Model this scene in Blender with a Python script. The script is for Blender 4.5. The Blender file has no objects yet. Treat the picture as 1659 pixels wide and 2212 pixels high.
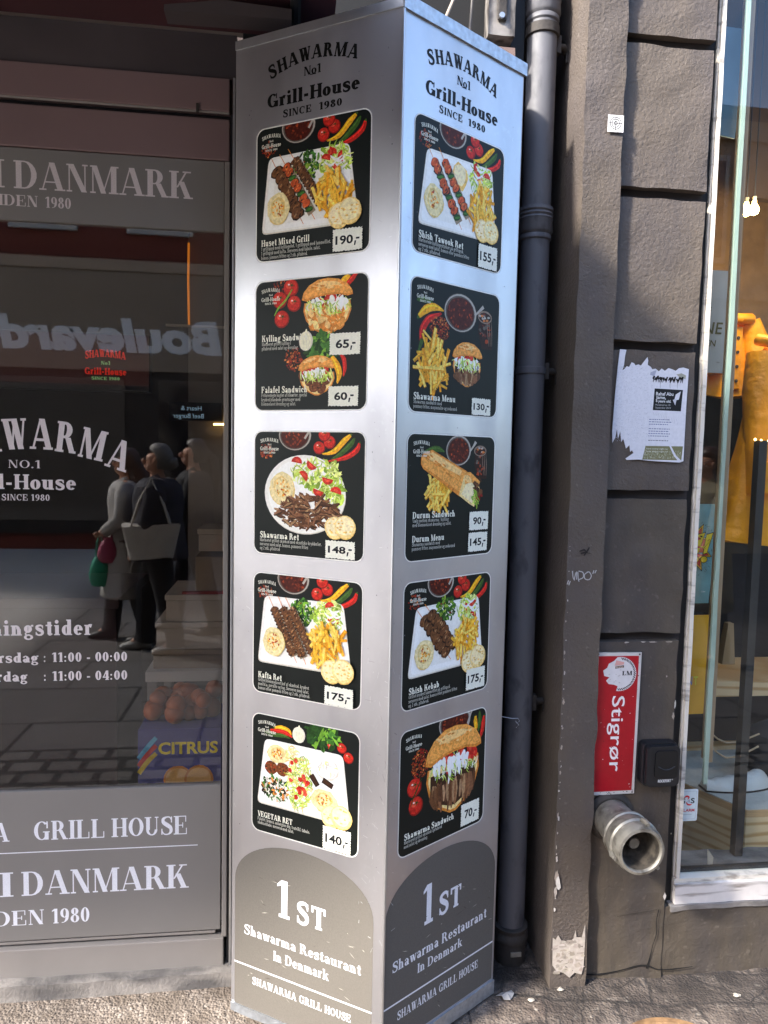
import bpy, bmesh, math, random
import numpy as np
from mathutils import Vector, Matrix, noise
from mathutils.geometry import tessellate_polygon
R = math.radians
scene = bpy.context.scene
COL = scene.collection

# ------------------------------------------------------------------ camera
YAW, PITCH, ROLL = R(7.2539), R(-4.4677), R(1.2117)
fw = Vector((math.sin(YAW) * math.cos(PITCH), math.cos(YAW) * math.cos(PITCH), math.sin(PITCH)))
rt = Vector((math.cos(YAW), -math.sin(YAW), 0)); up = rt.cross(fw)
r2 = rt * math.cos(ROLL) + up * math.sin(ROLL); u2 = up * math.cos(ROLL) - rt * math.sin(ROLL)
cam_d = bpy.data.cameras.new("camera"); cam = bpy.data.objects.new("camera", cam_d); COL.objects.link(cam)
m = Matrix((r2, u2, -fw)).transposed().to_4x4(); m.translation = Vector((0, 0, 1.55)); cam.matrix_world = m
cam_d.sensor_fit = 'HORIZONTAL'; cam_d.sensor_width = 36.0; cam_d.lens = 36.0 * 1600 / 1659
cam_d.clip_start = 0.02; cam_d.clip_end = 500
scene.camera = cam

# ------------------------------------------------------------------ light
SUN_DIR = Vector((1.0, 0.55, -0.82)).normalized()          # the way the sunlight travels
w = bpy.data.worlds.new("World"); scene.world = w; w.use_nodes = True
nt = w.node_tree; nt.nodes.clear()
sky = nt.nodes.new("ShaderNodeTexSky"); sky.sky_type = 'NISHITA'; sky.sun_disc = False
sky.sun_elevation = math.asin(-SUN_DIR.z); sky.sun_rotation = math.atan2(-SUN_DIR.x, -SUN_DIR.y)
sky.air_density = 1.0; sky.dust_density = 1.6; sky.ozone_density = 3.0
bg = nt.nodes.new("ShaderNodeBackground"); bg.inputs[1].default_value = 0.15
out = nt.nodes.new("ShaderNodeOutputWorld")
nt.links.new(sky.outputs[0], bg.inputs[0]); nt.links.new(bg.outputs[0], out.inputs[0])
sl = bpy.data.lights.new("sun", 'SUN'); sl.energy = 2.0; sl.angle = R(4.5); sl.color = (1.0, 0.95, 0.87)
sun = bpy.data.objects.new("sun", sl); COL.objects.link(sun)
sun.rotation_euler = SUN_DIR.to_track_quat('-Z', 'Y').to_euler(); sun.location = (-8, -4, 9)
vs = scene.view_settings; scene.display_settings.display_device = 'sRGB'
vs.view_transform = 'Standard'; vs.look = 'None'; vs.gamma = 1.0; vs.exposure = 2.7; vs.use_curve_mapping = False
scene.cycles.max_bounces = 8; scene.cycles.transparent_max_bounces = 12; scene.cycles.glossy_bounces = 4
scene.cycles.use_denoising = True; scene.cycles.caustics_reflective = False; scene.cycles.caustics_refractive = False

# ------------------------------------------------------------------ helpers
def lin(h, k=1.0):
    h = h.lstrip('#'); o = []
    for i in (0, 2, 4):
        c = int(h[i:i + 2], 16) / 255.0
        o.append((c / 12.92 if c <= 0.04045 else ((c + 0.055) / 1.055) ** 2.4) * k)
    return (o[0], o[1], o[2], 1.0)

def tag(o, label=None, cat=None, group=None, kind=None):
    if label: o['label'] = label
    if cat: o['category'] = cat
    if group: o['group'] = group
    if kind: o['kind'] = kind
    return o

def empty(name, loc=(0, 0, 0), rz=0.0, label=None, cat=None, group=None):
    o = bpy.data.objects.new(name, None); COL.objects.link(o); o.empty_display_size = 0.05
    o.location = loc; o.rotation_euler = (0, 0, rz)
    return tag(o, label, cat, group)

def link(name, me, mat, parent=None):
    o = bpy.data.objects.new(name, me); COL.objects.link(o)
    if mat is not None: me.materials.append(mat)
    if parent is not None: o.parent = parent
    return o

class MB:
    """collects shapes, links them as one mesh object"""
    def __init__(s): s.v = []; s.f = []; s.smooth = []
    def add(s, vs, fs, smooth=False):
        b = len(s.v); s.v += [tuple(p) for p in vs]
        for f in fs: s.f.append([i + b for i in f]); s.smooth.append(smooth)
        return s
    def box(s, x0, x1, y0, y1, z0, z1):
        v = [(x, y, z) for z in (z0, z1) for y in (y0, y1) for x in (x0, x1)]
        return s.add(v, [(0, 2, 3, 1), (4, 5, 7, 6), (0, 1, 5, 4), (2, 6, 7, 3), (0, 4, 6, 2), (1, 3, 7, 5)])
    def rough_box(s, x0, x1, y0, y1, z0, z1, step=0.03, jit=0.002, seed=0):
        """a box of many small faces with a wandering surface and uneven edges"""
        bm = bmesh.new()
        nx, ny, nz = [max(1, int(round((b - a) / step))) for a, b in ((x0, x1), (y0, y1), (z0, z1))]
        idx = {}
        def vert(i, j, k):
            if (i, j, k) not in idx:
                p = Vector((x0 + (x1 - x0) * i / nx, y0 + (y1 - y0) * j / ny, z0 + (z1 - z0) * k / nz))
                q = p * 14 + Vector((seed * 3.1, seed, 0))
                e = sum((i in (0, nx), j in (0, ny), k in (0, nz)))
                a = jit * (1.0 if e == 1 else 1.7)
                p += Vector((noise.noise(q), noise.noise(q + Vector((9, 0, 0))), noise.noise(q + Vector((0, 9, 0))))) * a
                idx[(i, j, k)] = bm.verts.new(p)
            return idx[(i, j, k)]
        def face(a, b, c, d): bm.faces.new((a, b, c, d))
        for i in range(nx):
            for k in range(nz):
                face(vert(i, 0, k), vert(i + 1, 0, k), vert(i + 1, 0, k + 1), vert(i, 0, k + 1))
                face(vert(i, ny, k), vert(i, ny, k + 1), vert(i + 1, ny, k + 1), vert(i + 1, ny, k))
        for j in range(ny):
            for k in range(nz):
                face(vert(0, j, k), vert(0, j, k + 1), vert(0, j + 1, k + 1), vert(0, j + 1, k))
                face(vert(nx, j, k), vert(nx, j + 1, k), vert(nx, j + 1, k + 1), vert(nx, j, k + 1))
        for i in range(nx):
            for j in range(ny):
                face(vert(i, j, 0), vert(i, j + 1, 0), vert(i + 1, j + 1, 0), vert(i + 1, j, 0))
                face(vert(i, j, nz), vert(i + 1, j, nz), vert(i + 1, j + 1, nz), vert(i, j + 1, nz))
        bm.verts.index_update()
        vs_ = [v.co[:] for v in bm.verts]; fs = [[v.index for v in f.verts] for f in bm.faces]; bm.free()
        return s.add(vs_, fs)
    def lathe(s, prof, origin=(0, 0, 0), axis='z', n=32, caps=True):
        """prof: list of (radius, height) turned round an axis"""
        o = Vector(origin); vs_ = []; fs = []
        for r, h in prof:
            for k in range(n):
                a = 2 * math.pi * k / n
                c, d = r * math.cos(a), r * math.sin(a)
                if axis == 'z': p = (c, d, h)
                elif axis == 'y': p = (c, h, d)
                else: p = (h, c, d)
                vs_.append(o + Vector(p))
        for i in range(len(prof) - 1):
            for k in range(n):
                a, b = i * n + k, i * n + (k + 1) % n
                fs.append((a, b, b + n, a + n))
        if caps:
            fs.append(tuple(range(n - 1, -1, -1))); fs.append(tuple(range((len(prof) - 1) * n, len(prof) * n)))
        return s.add(vs_, fs, True)
    def tube(s, pts, r, n=10):
        pts = [Vector(p) for p in pts]; rr = r if isinstance(r, (list, tuple)) else [r] * len(pts)
        vs_ = []; fs = []; ref = Vector((0.31, 0.2, 0.93)).normalized()
        for i, p in enumerate(pts):
            t = (pts[min(i + 1, len(pts) - 1)] - pts[max(i - 1, 0)]).normalized()
            a = t.cross(ref)
            if a.length < 1e-4: a = t.cross(Vector((1, 0, 0)))
            a.normalize(); b = t.cross(a)
            for k in range(n):
                th = 2 * math.pi * k / n
                vs_.append(p + (a * math.cos(th) + b * math.sin(th)) * rr[i])
        for i in range(len(pts) - 1):
            for k in range(n):
                a, b = i * n + k, i * n + (k + 1) % n
                fs.append((a, b, b + n, a + n))
        fs.append(tuple(range(n - 1, -1, -1))); fs.append(tuple(range((len(pts) - 1) * n, len(pts) * n)))
        return s.add(vs_, fs, True)
    def rings(s, rings, caps=True):
        """skin a list of equal-length closed rings"""
        n = len(rings[0]); vs_ = [p for r in rings for p in r]; fs = []
        for i in range(len(rings) - 1):
            for k in range(n):
                a, b = i * n + k, i * n + (k + 1) % n
                fs.append((a, b, b + n, a + n))
        if caps:
            fs.append(tuple(range(n - 1, -1, -1))); fs.append(tuple(range((len(rings) - 1) * n, len(rings) * n)))
        return s.add(vs_, fs, True)
    def prism(s, pts, y0, y1, ):
        """outline in x,z given thickness in y"""
        n = len(pts); vs_ = [(x, y0, z) for x, z in pts] + [(x, y1, z) for x, z in pts]
        tri = tessellate_polygon([[Vector((x, z, 0)) for x, z in pts]])
        fs = [tuple(t) for t in tri] + [tuple(i + n for i in reversed(t)) for t in tri]
        fs += [(i, (i + 1) % n, n + (i + 1) % n, n + i) for i in range(n)]
        return s.add(vs_, fs)
    def build(s, name, mat, parent=None, bevel=0.0, seg=2, loc=None):
        me = bpy.data.meshes.new(name); me.from_pydata(s.v, [], s.f); me.update()
        bm = bmesh.new(); bm.from_mesh(me); bmesh.ops.recalc_face_normals(bm, faces=bm.faces)
        if bevel:
            ed = [e for e in bm.edges if len(e.link_faces) == 2 and e.calc_face_angle(0) > 0.5]
            bmesh.ops.bevel(bm, geom=ed, offset=bevel, segments=seg, profile=0.6, affect='EDGES', clamp_overlap=True)
        bm.to_mesh(me); bm.free()
        if not bevel and len(s.smooth) == len(me.polygons):
            for p, q in zip(me.polygons, s.smooth): p.use_smooth = q
            if any(s.smooth):
                try: me.set_sharp_from_angle(angle=R(40))
                except Exception: pass
        o = link(name, me, mat, parent)
        if loc: o.location = loc
        return o

def box(name, mat, b, parent=None, bevel=0.0):
    return MB().box(*b).build(name, mat, parent, bevel)

# ------------------------------------------------------------------ materials
def mat(name, col, rough=0.6, metal=0.0, var=0.0, vscale=6.0, bump=0.0, bscale=60.0, stretch=(1, 1, 1),
        col2=None, c2amt=0.5, c2scale=8.0, c2stretch=(1, 1, 1), c2edge=(0.45, 0.62), rvar=0.0, spec=0.5, detail=6.0, emit=None, estr=1.0, distort=0.0, bdist=0.004, col3=None, c3amt=.4, c3scale=40.0, c3edge=(.64, .72)):
    m = bpy.data.materials.new(name); m.use_nodes = True; t = m.node_tree; N = t.nodes.new; L = t.links.new
    p = t.nodes['Principled BSDF']
    p.inputs['Roughness'].default_value = rough; p.inputs['Metallic'].default_value = metal
    p.inputs['Specular IOR Level'].default_value = spec
    c = lin(col) if isinstance(col, str) else col
    p.inputs['Base Color'].default_value = c
    if emit:
        p.inputs['Emission Color'].default_value = lin(emit) if isinstance(emit, str) else emit
        p.inputs['Emission Strength'].default_value = estr
    if not (var or bump or col2 or rvar): return m
    tc = N('ShaderNodeNewGeometry').outputs['Position']
    def coords(st):
        mp = N('ShaderNodeMapping'); mp.inputs['Scale'].default_value = st; L(tc, mp.inputs[0]); return mp.outputs[0]
    def nz(scale, st=(1, 1, 1), det=detail, dis=0.0):
        n = N('ShaderNodeTexNoise'); n.inputs['Scale'].default_value = scale; n.inputs['Detail'].default_value = det
        n.inputs['Distortion'].default_value = dis; L(coords(st), n.inputs['Vector']); return n.outputs[0]
    cur = None
    if var or col2:
        rgb = N('ShaderNodeRGB'); rgb.outputs[0].default_value = c; cur = rgb.outputs[0]
    if col2:
        mr = N('ShaderNodeMapRange'); mr.inputs[1].default_value = c2edge[0]; mr.inputs[2].default_value = c2edge[1]
        mr.inputs[4].default_value = c2amt; L(nz(c2scale, c2stretch), mr.inputs[0])
        mx = N('ShaderNodeMix'); mx.data_type = 'RGBA'; L(mr.outputs[0], mx.inputs[0]); L(cur, mx.inputs[6])
        mx.inputs[7].default_value = lin(col2) if isinstance(col2, str) else col2; cur = mx.outputs[2]
    if col3 and cur:
        mr = N('ShaderNodeMapRange'); mr.inputs[1].default_value = c3edge[0]; mr.inputs[2].default_value = c3edge[1]; mr.inputs[4].default_value = c3amt; L(nz(c3scale), mr.inputs[0])
        mx = N('ShaderNodeMix'); mx.data_type = 'RGBA'; L(mr.outputs[0], mx.inputs[0]); L(cur, mx.inputs[6]); mx.inputs[7].default_value = lin(col3); cur = mx.outputs[2]
    if var:
        mr = N('ShaderNodeMapRange'); mr.inputs[1].default_value = 0.25; mr.inputs[2].default_value = 0.75
        mr.inputs[3].default_value = 1 - var; mr.inputs[4].default_value = 1 + var; L(nz(vscale, stretch), mr.inputs[0])
        mx = N('ShaderNodeVectorMath'); mx.operation = 'SCALE'; L(cur, mx.inputs[0]); L(mr.outputs[0], mx.inputs['Scale']); cur = mx.outputs[0]
    if cur: L(cur, p.inputs['Base Color'])
    if rvar:
        mr = N('ShaderNodeMapRange'); mr.inputs[1].default_value = 0.3; mr.inputs[2].default_value = 0.7
        mr.inputs[3].default_value = max(0.02, rough - rvar); mr.inputs[4].default_value = rough + rvar
        L(nz(vscale * 1.7, stretch), mr.inputs[0]); L(mr.outputs[0], p.inputs['Roughness'])
    if bump:
        b = N('ShaderNodeBump'); b.inputs['Strength'].default_value = bump; b.inputs['Distance'].default_value = bdist
        L(nz(bscale, stretch, 4.0, distort), b.inputs['Height']); L(b.outputs[0], p.inputs['Normal'])
    return m

def print_mat(name, rough=0.4, k=1.0, var=0.08, vscale=300.0, spec=0.4, satvar=0.0):
    """flat printed or painted colour held by the faces"""
    m = bpy.data.materials.new(name); m.use_nodes = True; t = m.node_tree; N = t.nodes.new; L = t.links.new
    p = t.nodes['Principled BSDF']; p.inputs['Roughness'].default_value = rough; p.inputs['Specular IOR Level'].default_value = spec
    a = N('ShaderNodeAttribute'); a.attribute_name = 'print'
    g = N('ShaderNodeNewGeometry'); n = N('ShaderNodeTexNoise'); n.inputs['Scale'].default_value = vscale; n.inputs['Detail'].default_value = 3
    L(g.outputs['Position'], n.inputs['Vector'])
    mr = N('ShaderNodeMapRange'); mr.inputs[1].default_value = .3; mr.inputs[2].default_value = .7
    mr.inputs[3].default_value = k * (1 - var); mr.inputs[4].default_value = k * (1 + var); L(n.outputs[0], mr.inputs[0])
    if satvar:      # coloured food varies more than white china
        n.inputs['Detail'].default_value = 6; n.inputs['Roughness'].default_value = .65
        sc_ = N('ShaderNodeSeparateColor'); sc_.mode = 'HSV'; L(a.outputs['Color'], sc_.inputs[0])
        m1 = N('ShaderNodeMath'); m1.operation = 'MULTIPLY_ADD'; L(sc_.outputs[1], m1.inputs[0]); m1.inputs[1].default_value = satvar; m1.inputs[2].default_value = .02
        m2 = N('ShaderNodeMapRange'); L(n.outputs[0], m2.inputs[0]); m2.inputs[1].default_value = .32; m2.inputs[2].default_value = .68; m2.inputs[3].default_value = -1; m2.inputs[4].default_value = 1
        mr = N('ShaderNodeMath'); mr.operation = 'MULTIPLY_ADD'; L(m1.outputs[0], mr.inputs[0]); L(m2.outputs[0], mr.inputs[1]); mr.inputs[2].default_value = k
    v = N('ShaderNodeVectorMath'); v.operation = 'SCALE'; L(a.outputs['Color'], v.inputs[0]); L(mr.outputs[0], v.inputs['Scale'])
    L(v.outputs[0], p.inputs['Base Color'])
    return m

def glass_mat(name, base=0.10, gain=1.0, rough=0.0, tint=(0.9, 0.93, 0.92, 1), dirt=0.0):
    m = bpy.data.materials.new(name); m.use_nodes = True; t = m.node_tree; N = t.nodes.new; L = t.links.new
    t.nodes.remove(t.nodes['Principled BSDF']); o = t.nodes['Material Output']
    ge = N('ShaderNodeNewGeometry'); dp = N('ShaderNodeVectorMath'); dp.operation = 'DOT_PRODUCT'; L(ge.outputs['Normal'], dp.inputs[0]); L(ge.outputs['Incoming'], dp.inputs[1])
    def mth(op, a, b_=None, clamp=False):
        q = N('ShaderNodeMath'); q.operation = op; q.use_clamp = clamp
        for v, i in ((a, 0), (b_, 1)):
            if v is None: continue
            if isinstance(v, (int, float)): q.inputs[i].default_value = v
            else: L(v, q.inputs[i])
        return q.outputs[0]
    # Schlick reflection on the outer side; the inner side of the pane only lets light through
    f_ = mth('POWER', mth('SUBTRACT', 1.0, mth('ABSOLUTE', dp.outputs['Value'])), 5.0); f_ = mth('ADD', mth('MULTIPLY', f_, .92), .07); f_ = mth('ADD', mth('MULTIPLY', f_, gain), base)
    f_ = mth('MULTIPLY', f_, mth('SUBTRACT', 1.0, ge.outputs['Backfacing']), True)
    class ma: outputs = [f_]
    tr = N('ShaderNodeBsdfTransparent'); tr.inputs[0].default_value = tint
    gl = N('ShaderNodeBsdfGlossy'); gl.inputs['Roughness'].default_value = rough
    mx = N('ShaderNodeMixShader'); L(ma.outputs[0], mx.inputs[0]); L(tr.outputs[0], mx.inputs[1]); L(gl.outputs[0], mx.inputs[2])
    L(mx.outputs[0], o.inputs[0])
    return m

# ------------------------------------------------------------------ flat printing
STEP = 7e-6          # order of drawing while collecting
LAYER = 1.6e-5       # real height of one layer of print over another
class Art:
    """flat coloured shapes in (u right, v up); where shapes overlap the later one lies a hair above"""
    def __init__(s, d=0.0):
        s.v = []; s.f = []; s.c = []; s.d = d; s.base = d; s.T = (0, 0, 1, 1); s.od = []; s.gid = []; s.g = 0; s.last = None; s.top = d
    def frame(s, ox, oy, sx, sy): s.T = (ox, oy, sx, sy); return s
    def _group(s, n):
        if s.d != s.last: s.g += 1; s.last = s.d
        s.od += [s.d] * n; s.gid += [s.g] * n
    def poly(s, pts, col, same=False):
        if not same: s.d += STEP
        ox, oy, sx, sy = s.T; n = len(pts); b = len(s.v); s._group(n)
        q = [(ox + sx * x, oy + sy * y) for x, y in pts]
        s.v += [(x, -s.d, y) for x, y in q]; s.c += [col] * n
        if n <= 3: s.f.append(list(range(b, b + n)))
        else:
            for t in tessellate_polygon([[Vector((x, y, 0)) for x, y in q]]): s.f.append([b + i for i in t])
        return s
    def tris(s, pts, tri, col):
        ox, oy, sx, sy = s.T; b = len(s.v); s._group(len(pts))
        s.v += [(ox + sx * x, -s.d, oy + sy * y) for x, y in pts]; s.c += [col] * len(pts)
        for t in tri: s.f.append([b + i for i in t])
    def settle(s):
        """lower every shape onto the highest one it overlaps"""
        if not s.v: return
        N_ = 120; xs_ = [p[0] for p in s.v]; zs_ = [p[2] for p in s.v]
        x0, z0 = min(xs_), min(zs_); kx = (N_ - 1) / max(max(xs_) - x0, 1e-6); kz = (N_ - 1) / max(max(zs_) - z0, 1e-6)
        H = np.zeros((N_ + 1, N_ + 1), dtype=np.int32); i = 0; n = len(s.v); by = {}
        for f in s.f: by.setdefault(s.gid[f[0]], []).append(f)
        lay = {}
        for g in sorted(by):
            R_ = []; m_ = 0
            for f in by[g]:
                fx = [xs_[q] for q in f]; fz = [zs_[q] for q in f]
                r = (int((min(fx) - x0) * kx), int((max(fx) - x0) * kx) + 1, int((min(fz) - z0) * kz), int((max(fz) - z0) * kz) + 1); R_.append(r)
                m_ = max(m_, int(H[r[0]:r[1], r[2]:r[3]].max()))
            m_ += 1; lay[g] = m_
            for r in R_: H[r[0]:r[1], r[2]:r[3]] = m_
        for k in range(n):
            nd = s.base + lay.get(s.gid[k], 1) * LAYER; x, y, z = s.v[k]; s.v[k] = (x, y + s.od[k] - nd, z); s.top = max(s.top, nd)
    def build(s, name, mat, parent=None):
        s.settle()
        me = bpy.data.meshes.new(name); me.from_pydata(s.v, [], s.f); me.update()
        bm = bmesh.new(); bm.from_mesh(me)
        for f in bm.faces:
            if f.normal.y > 0: f.normal_flip()
        bm.to_mesh(me); bm.free()
        a = me.color_attributes.new('print', 'FLOAT_COLOR', 'POINT')
        for i, c in enumerate(s.c): a.data[i].color = c
        return link(name, me, mat, parent)

# ---- lettering: a bold slab serif drawn from stems, bowls and ribbons
def _arc(cx, cy, rx, ry, a0, a1, w_, t_, n=None):
    n = n or max(4, int(abs(a1 - a0) / 20)); o = []
    pa = [(cx + rx * math.cos(R(a0 + (a1 - a0) * i / n)), cy + ry * math.sin(R(a0 + (a1 - a0) * i / n))) for i in range(n + 1)]
    rx2, ry2 = max(rx - w_, .01), max(ry - t_, .01)
    pb = [(cx + rx2 * math.cos(R(a0 + (a1 - a0) * i / n)), cy + ry2 * math.sin(R(a0 + (a1 - a0) * i / n))) for i in range(n + 1)]
    return [[pa[i], pa[i + 1], pb[i + 1], pb[i]] for i in range(n)]
def _ribbon(pts, ws, sub=4):
    P = [Vector(p) for p in pts]; q = []; wq = []
    for i in range(len(P) - 1):
        a, b, c, d = P[max(i - 1, 0)], P[i], P[i + 1], P[min(i + 2, len(P) - 1)]
        for k in range(sub):
            t = k / sub
            q.append(0.5 * ((2 * b) + (c - a) * t + (2 * a - 5 * b + 4 * c - d) * t * t + (3 * b - a - 3 * c + d) * t ** 3)); wq.append(ws[i] + (ws[i + 1] - ws[i]) * t)
    q.append(P[-1]); wq.append(ws[-1]); l = []; r = []
    for i, p in enumerate(q):
        t = (q[min(i + 1, len(q) - 1)] - q[max(i - 1, 0)]); t = t.normalized() if t.length else Vector((1, 0))
        nn = Vector((-t.y, t.x)) * wq[i] / 2; l.append(tuple(p + nn)); r.append(tuple(p - nn))
    return [[l[i], l[i + 1], r[i + 1], r[i]] for i in range(len(q) - 1)]
_cache = {}
def glyph(ch, W=.2, T=.07, h=.06, s=.07):
    key = (ch, W, T, h, s)
    if key in _cache: return _cache[key]
    E = []
    def Rc(x0, x1, y0, y1): E.append([[(x0, y0), (x1, y0), (x1, y1), (x0, y1)]])
    def V(x, y0=0., y1=1., b='lr', t='lr', w=None):
        w = w or W; Rc(x, x + w, y0, y1)
        if b: Rc(x - (s if 'l' in b else 0), x + w + (s if 'r' in b else 0), y0, y0 + h)
        if t: Rc(x - (s if 'l' in t else 0), x + w + (s if 'r' in t else 0), y1 - h, y1)
    def D(x0, y0, x1, y1, w): E.append([[(x0, y0), (x0 + w, y0), (x1 + w, y1), (x1, y1)]])
    def O(cx, cy, rx, ry, a0=0, a1=360, w=None, t=None): E.append(_arc(cx, cy, rx, ry, a0, a1, w or W, t or T))
    def S(p, ws): E.append(_ribbon(p, ws))
    def dot(cx, cy, r): E.append([[(cx + r * math.cos(R(k * 45)), cy + r * math.sin(R(k * 45))) for k in range(8)]])
    adv = .7
    if ch == 'Å': O(.5, 1.17, .12, .12, w=T, t=T)
    if ch in 'AÅ': D(.72, 0, .38, 1, W); D(.10, 0, .41, 1, T); Rc(.2, .66, .27, .27 + T); Rc(0, .28, 0, h); Rc(.6, 1.02, 0, h); adv = 1.02
    elif ch == 'B': V(.06, b='l', t='l'); O(.36, .755, .30, .245, -90, 90); O(.38, .27, .36, .27, -90, 90); Rc(.2, .37, 1 - T, 1); Rc(.2, .37, .48, .48 + T); Rc(.2, .39, 0, T); adv = .8
    elif ch == 'C': O(.46, .5, .44, .5, 45, 315); Rc(.72, .8, .62, .98); adv = .88
    elif ch == 'D': V(.06, b='l', t='l'); Rc(.2, .4, 0, T); Rc(.2, .4, 1 - T, 1); O(.39, .5, .48, .5, -90, 90); adv = .93
    elif ch in 'EF':
        V(.06, b='lr' if ch == 'F' else 'l', t='l'); Rc(.2, .72, 1 - T, 1); Rc(.72 - T, .72, .68, 1); Rc(.2, .52, .47, .47 + T); Rc(.52 - T * .6, .52 + T * .4, .36, .64)
        if ch == 'E': Rc(.2, .76, 0, T); Rc(.76 - T, .76, 0, .34)
        adv = .82
    elif ch == 'G': O(.46, .5, .44, .5, 45, 330); Rc(.72, .8, .62, .98); Rc(.62, .62 + W, .02, .46); Rc(.52, .9, .46 - h, .46); adv = .94
    elif ch == 'H': V(.08); V(.64); Rc(.2, .7, .47, .47 + T); adv = .93
    elif ch == 'I': V(.09); adv = .38
    elif ch == 'J': V(.3, .2, 1, b=''); O(.25, .22, .25, .22, 180, 360); adv = .6
    elif ch == 'K': V(.08); D(.28, .40, .66, 1, T * 1.5); D(.66, 0, .38, .62, W); Rc(.58, .96, 0, h); Rc(.54, .88, 1 - h, 1); adv = .95
    elif ch == 'L': V(.08, b='l'); Rc(.2, .74, 0, T); Rc(.74 - T, .74, 0, .34); adv = .8
    elif ch == 'M': V(.10, t='l', w=T); D(.44, 0, .08, 1, W * .95); D(.50, 0, .84, 1, T); V(.84, t='r'); adv = 1.14
    elif ch == 'N': V(.10, t='l', w=T); D(.60, 0, .08, 1, W); V(.72, w=T, b=''); adv = .9
    elif ch == 'O': O(.46, .5, .44, .5); adv = .92
    elif ch == 'P': V(.08, t='l'); Rc(.2, .38, 1 - T, 1); Rc(.2, .38, .44, .44 + T); O(.36, .72, .34, .28, -90, 90); adv = .78
    elif ch == 'R': V(.08, t='l'); Rc(.2, .38, 1 - T, 1); Rc(.2, .38, .46, .46 + T); O(.37, .73, .33, .27, -90, 90); D(.66, 0, .40, .5, W); Rc(.64, .94, 0, h); adv = .93
    elif ch in 'Ss':
        k, y = (1, 1) if ch == 'S' else (.78, .67)
        P = [(.66, .76), (.56, .94), (.36, .96), (.17, .86), (.18, .68), (.4, .53), (.60, .38), (.62, .18), (.46, .04), (.22, .05), (.09, .22)]
        ws = [T, T * 1.3, T * 1.5, W * .8, W * .95, W * 1.05, W * .95, W * .8, T * 1.5, T * 1.3, T]
        S([(a * k, b * y) for a, b in P], [q * (1 if ch == 'S' else .9) for q in ws])
        Rc(.62 * k, .69 * k, .66 * y, .98 * y); Rc(.05 * k, .12 * k, .02 * y, .34 * y); adv = .76 * k
    elif ch == 'T': V(.33, t=''); Rc(.02, .84, 1 - T, 1); Rc(.02, .02 + T, .7, 1); Rc(.84 - T, .84, .7, 1); adv = .86
    elif ch == 'U': V(.08, .3, 1, b=''); V(.68, .3, 1, b='', w=T); O(.415, .32, .335, .32, 180, 360, w=W * .75, t=T * 1.3); adv = .88
    elif ch == 'V': D(.34, 0, .05, 1, W); D(.44, 0, .72, 1, T); Rc(0, .32, 1 - h, 1); Rc(.6, .88, 1 - h, 1); adv = .86
    elif ch == 'W': D(.25, 0, .04, 1, W); D(.35, 0, .52, 1, T); D(.64, 0, .42, 1, W); D(.74, 0, .94, 1, T); Rc(0, .68, 1 - h, 1); Rc(.84, 1.08, 1 - h, 1); adv = 1.08
    elif ch == 'X': D(.6, 0, .06, 1, W); D(.08, 0, .64, 1, T); adv = .85
    elif ch == 'Y': V(.32, 0, .5, t=''); D(.32, .45, .05, 1, W); D(.44, .45, .7, 1, T); adv = .84
    elif ch == '0': O(.34, .5, .32, .5); adv = .7
    elif ch == '1': V(.2, t=''); E.append([[(.2, 1), (.02, .87), (.02, .8), (.2, .86)]]); adv = .55
    elif ch == '2': S([(.12, .72), (.2, .93), (.42, .95), (.54, .78), (.46, .5), (.2, .22), (.1, .05)], [T, T, T, W, W * .8, T * 1.5, T]); Rc(.06, .64, 0, W * .7); adv = .7
    elif ch == '3': S([(.1, .8), (.24, .95), (.44, .92), (.48, .74), (.3, .54)], [T, T, T, W, T]); S([(.3, .54), (.52, .42), (.52, .16), (.32, .03), (.08, .14)], [T, W, W, T, T]); adv = .7
    elif ch == '4': D(.02, .24, .38, 1, T * 1.4); Rc(.02, .7, .24, .24 + T * 1.2); V(.38, t=''); adv = .72
    elif ch == '5': Rc(.12, .58, 1 - W * .6, 1); Rc(.12, .12 + T, .5, 1); S([(.14, .56), (.38, .6), (.54, .4), (.48, .12), (.26, .03), (.06, .16)], [T, T, W, W, T, T]); adv = .68
    elif ch == '6': O(.34, .32, .32, .32); S([(.12, .36), (.18, .72), (.36, .93), (.56, .96)], [W, W, T, T]); adv = .7
    elif ch == '7': Rc(.06, .64, 1 - W * .7, 1); D(.2, 0, .52, .9, W * .9); adv = .68
    elif ch == '8': O(.34, .76, .27, .24); O(.34, .27, .32, .27); adv = .7
    elif ch == '9': O(.34, .68, .32, .32); S([(.56, .64), (.5, .28), (.32, .07), (.12, .04)], [W, W, T, T]); adv = .7
    elif ch in 'aæåä':
        V(.36, 0, .48, b='r', t=''); S([(.10, .48), (.2, .62), (.34, .62), (.46, .46)], [W * .7, T * 1.2, T * 1.2, W]); O(.28, .185, .24, .2); adv = .66
        if ch == 'å': O(.3, .87, .11, .11, w=T, t=T)
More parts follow.
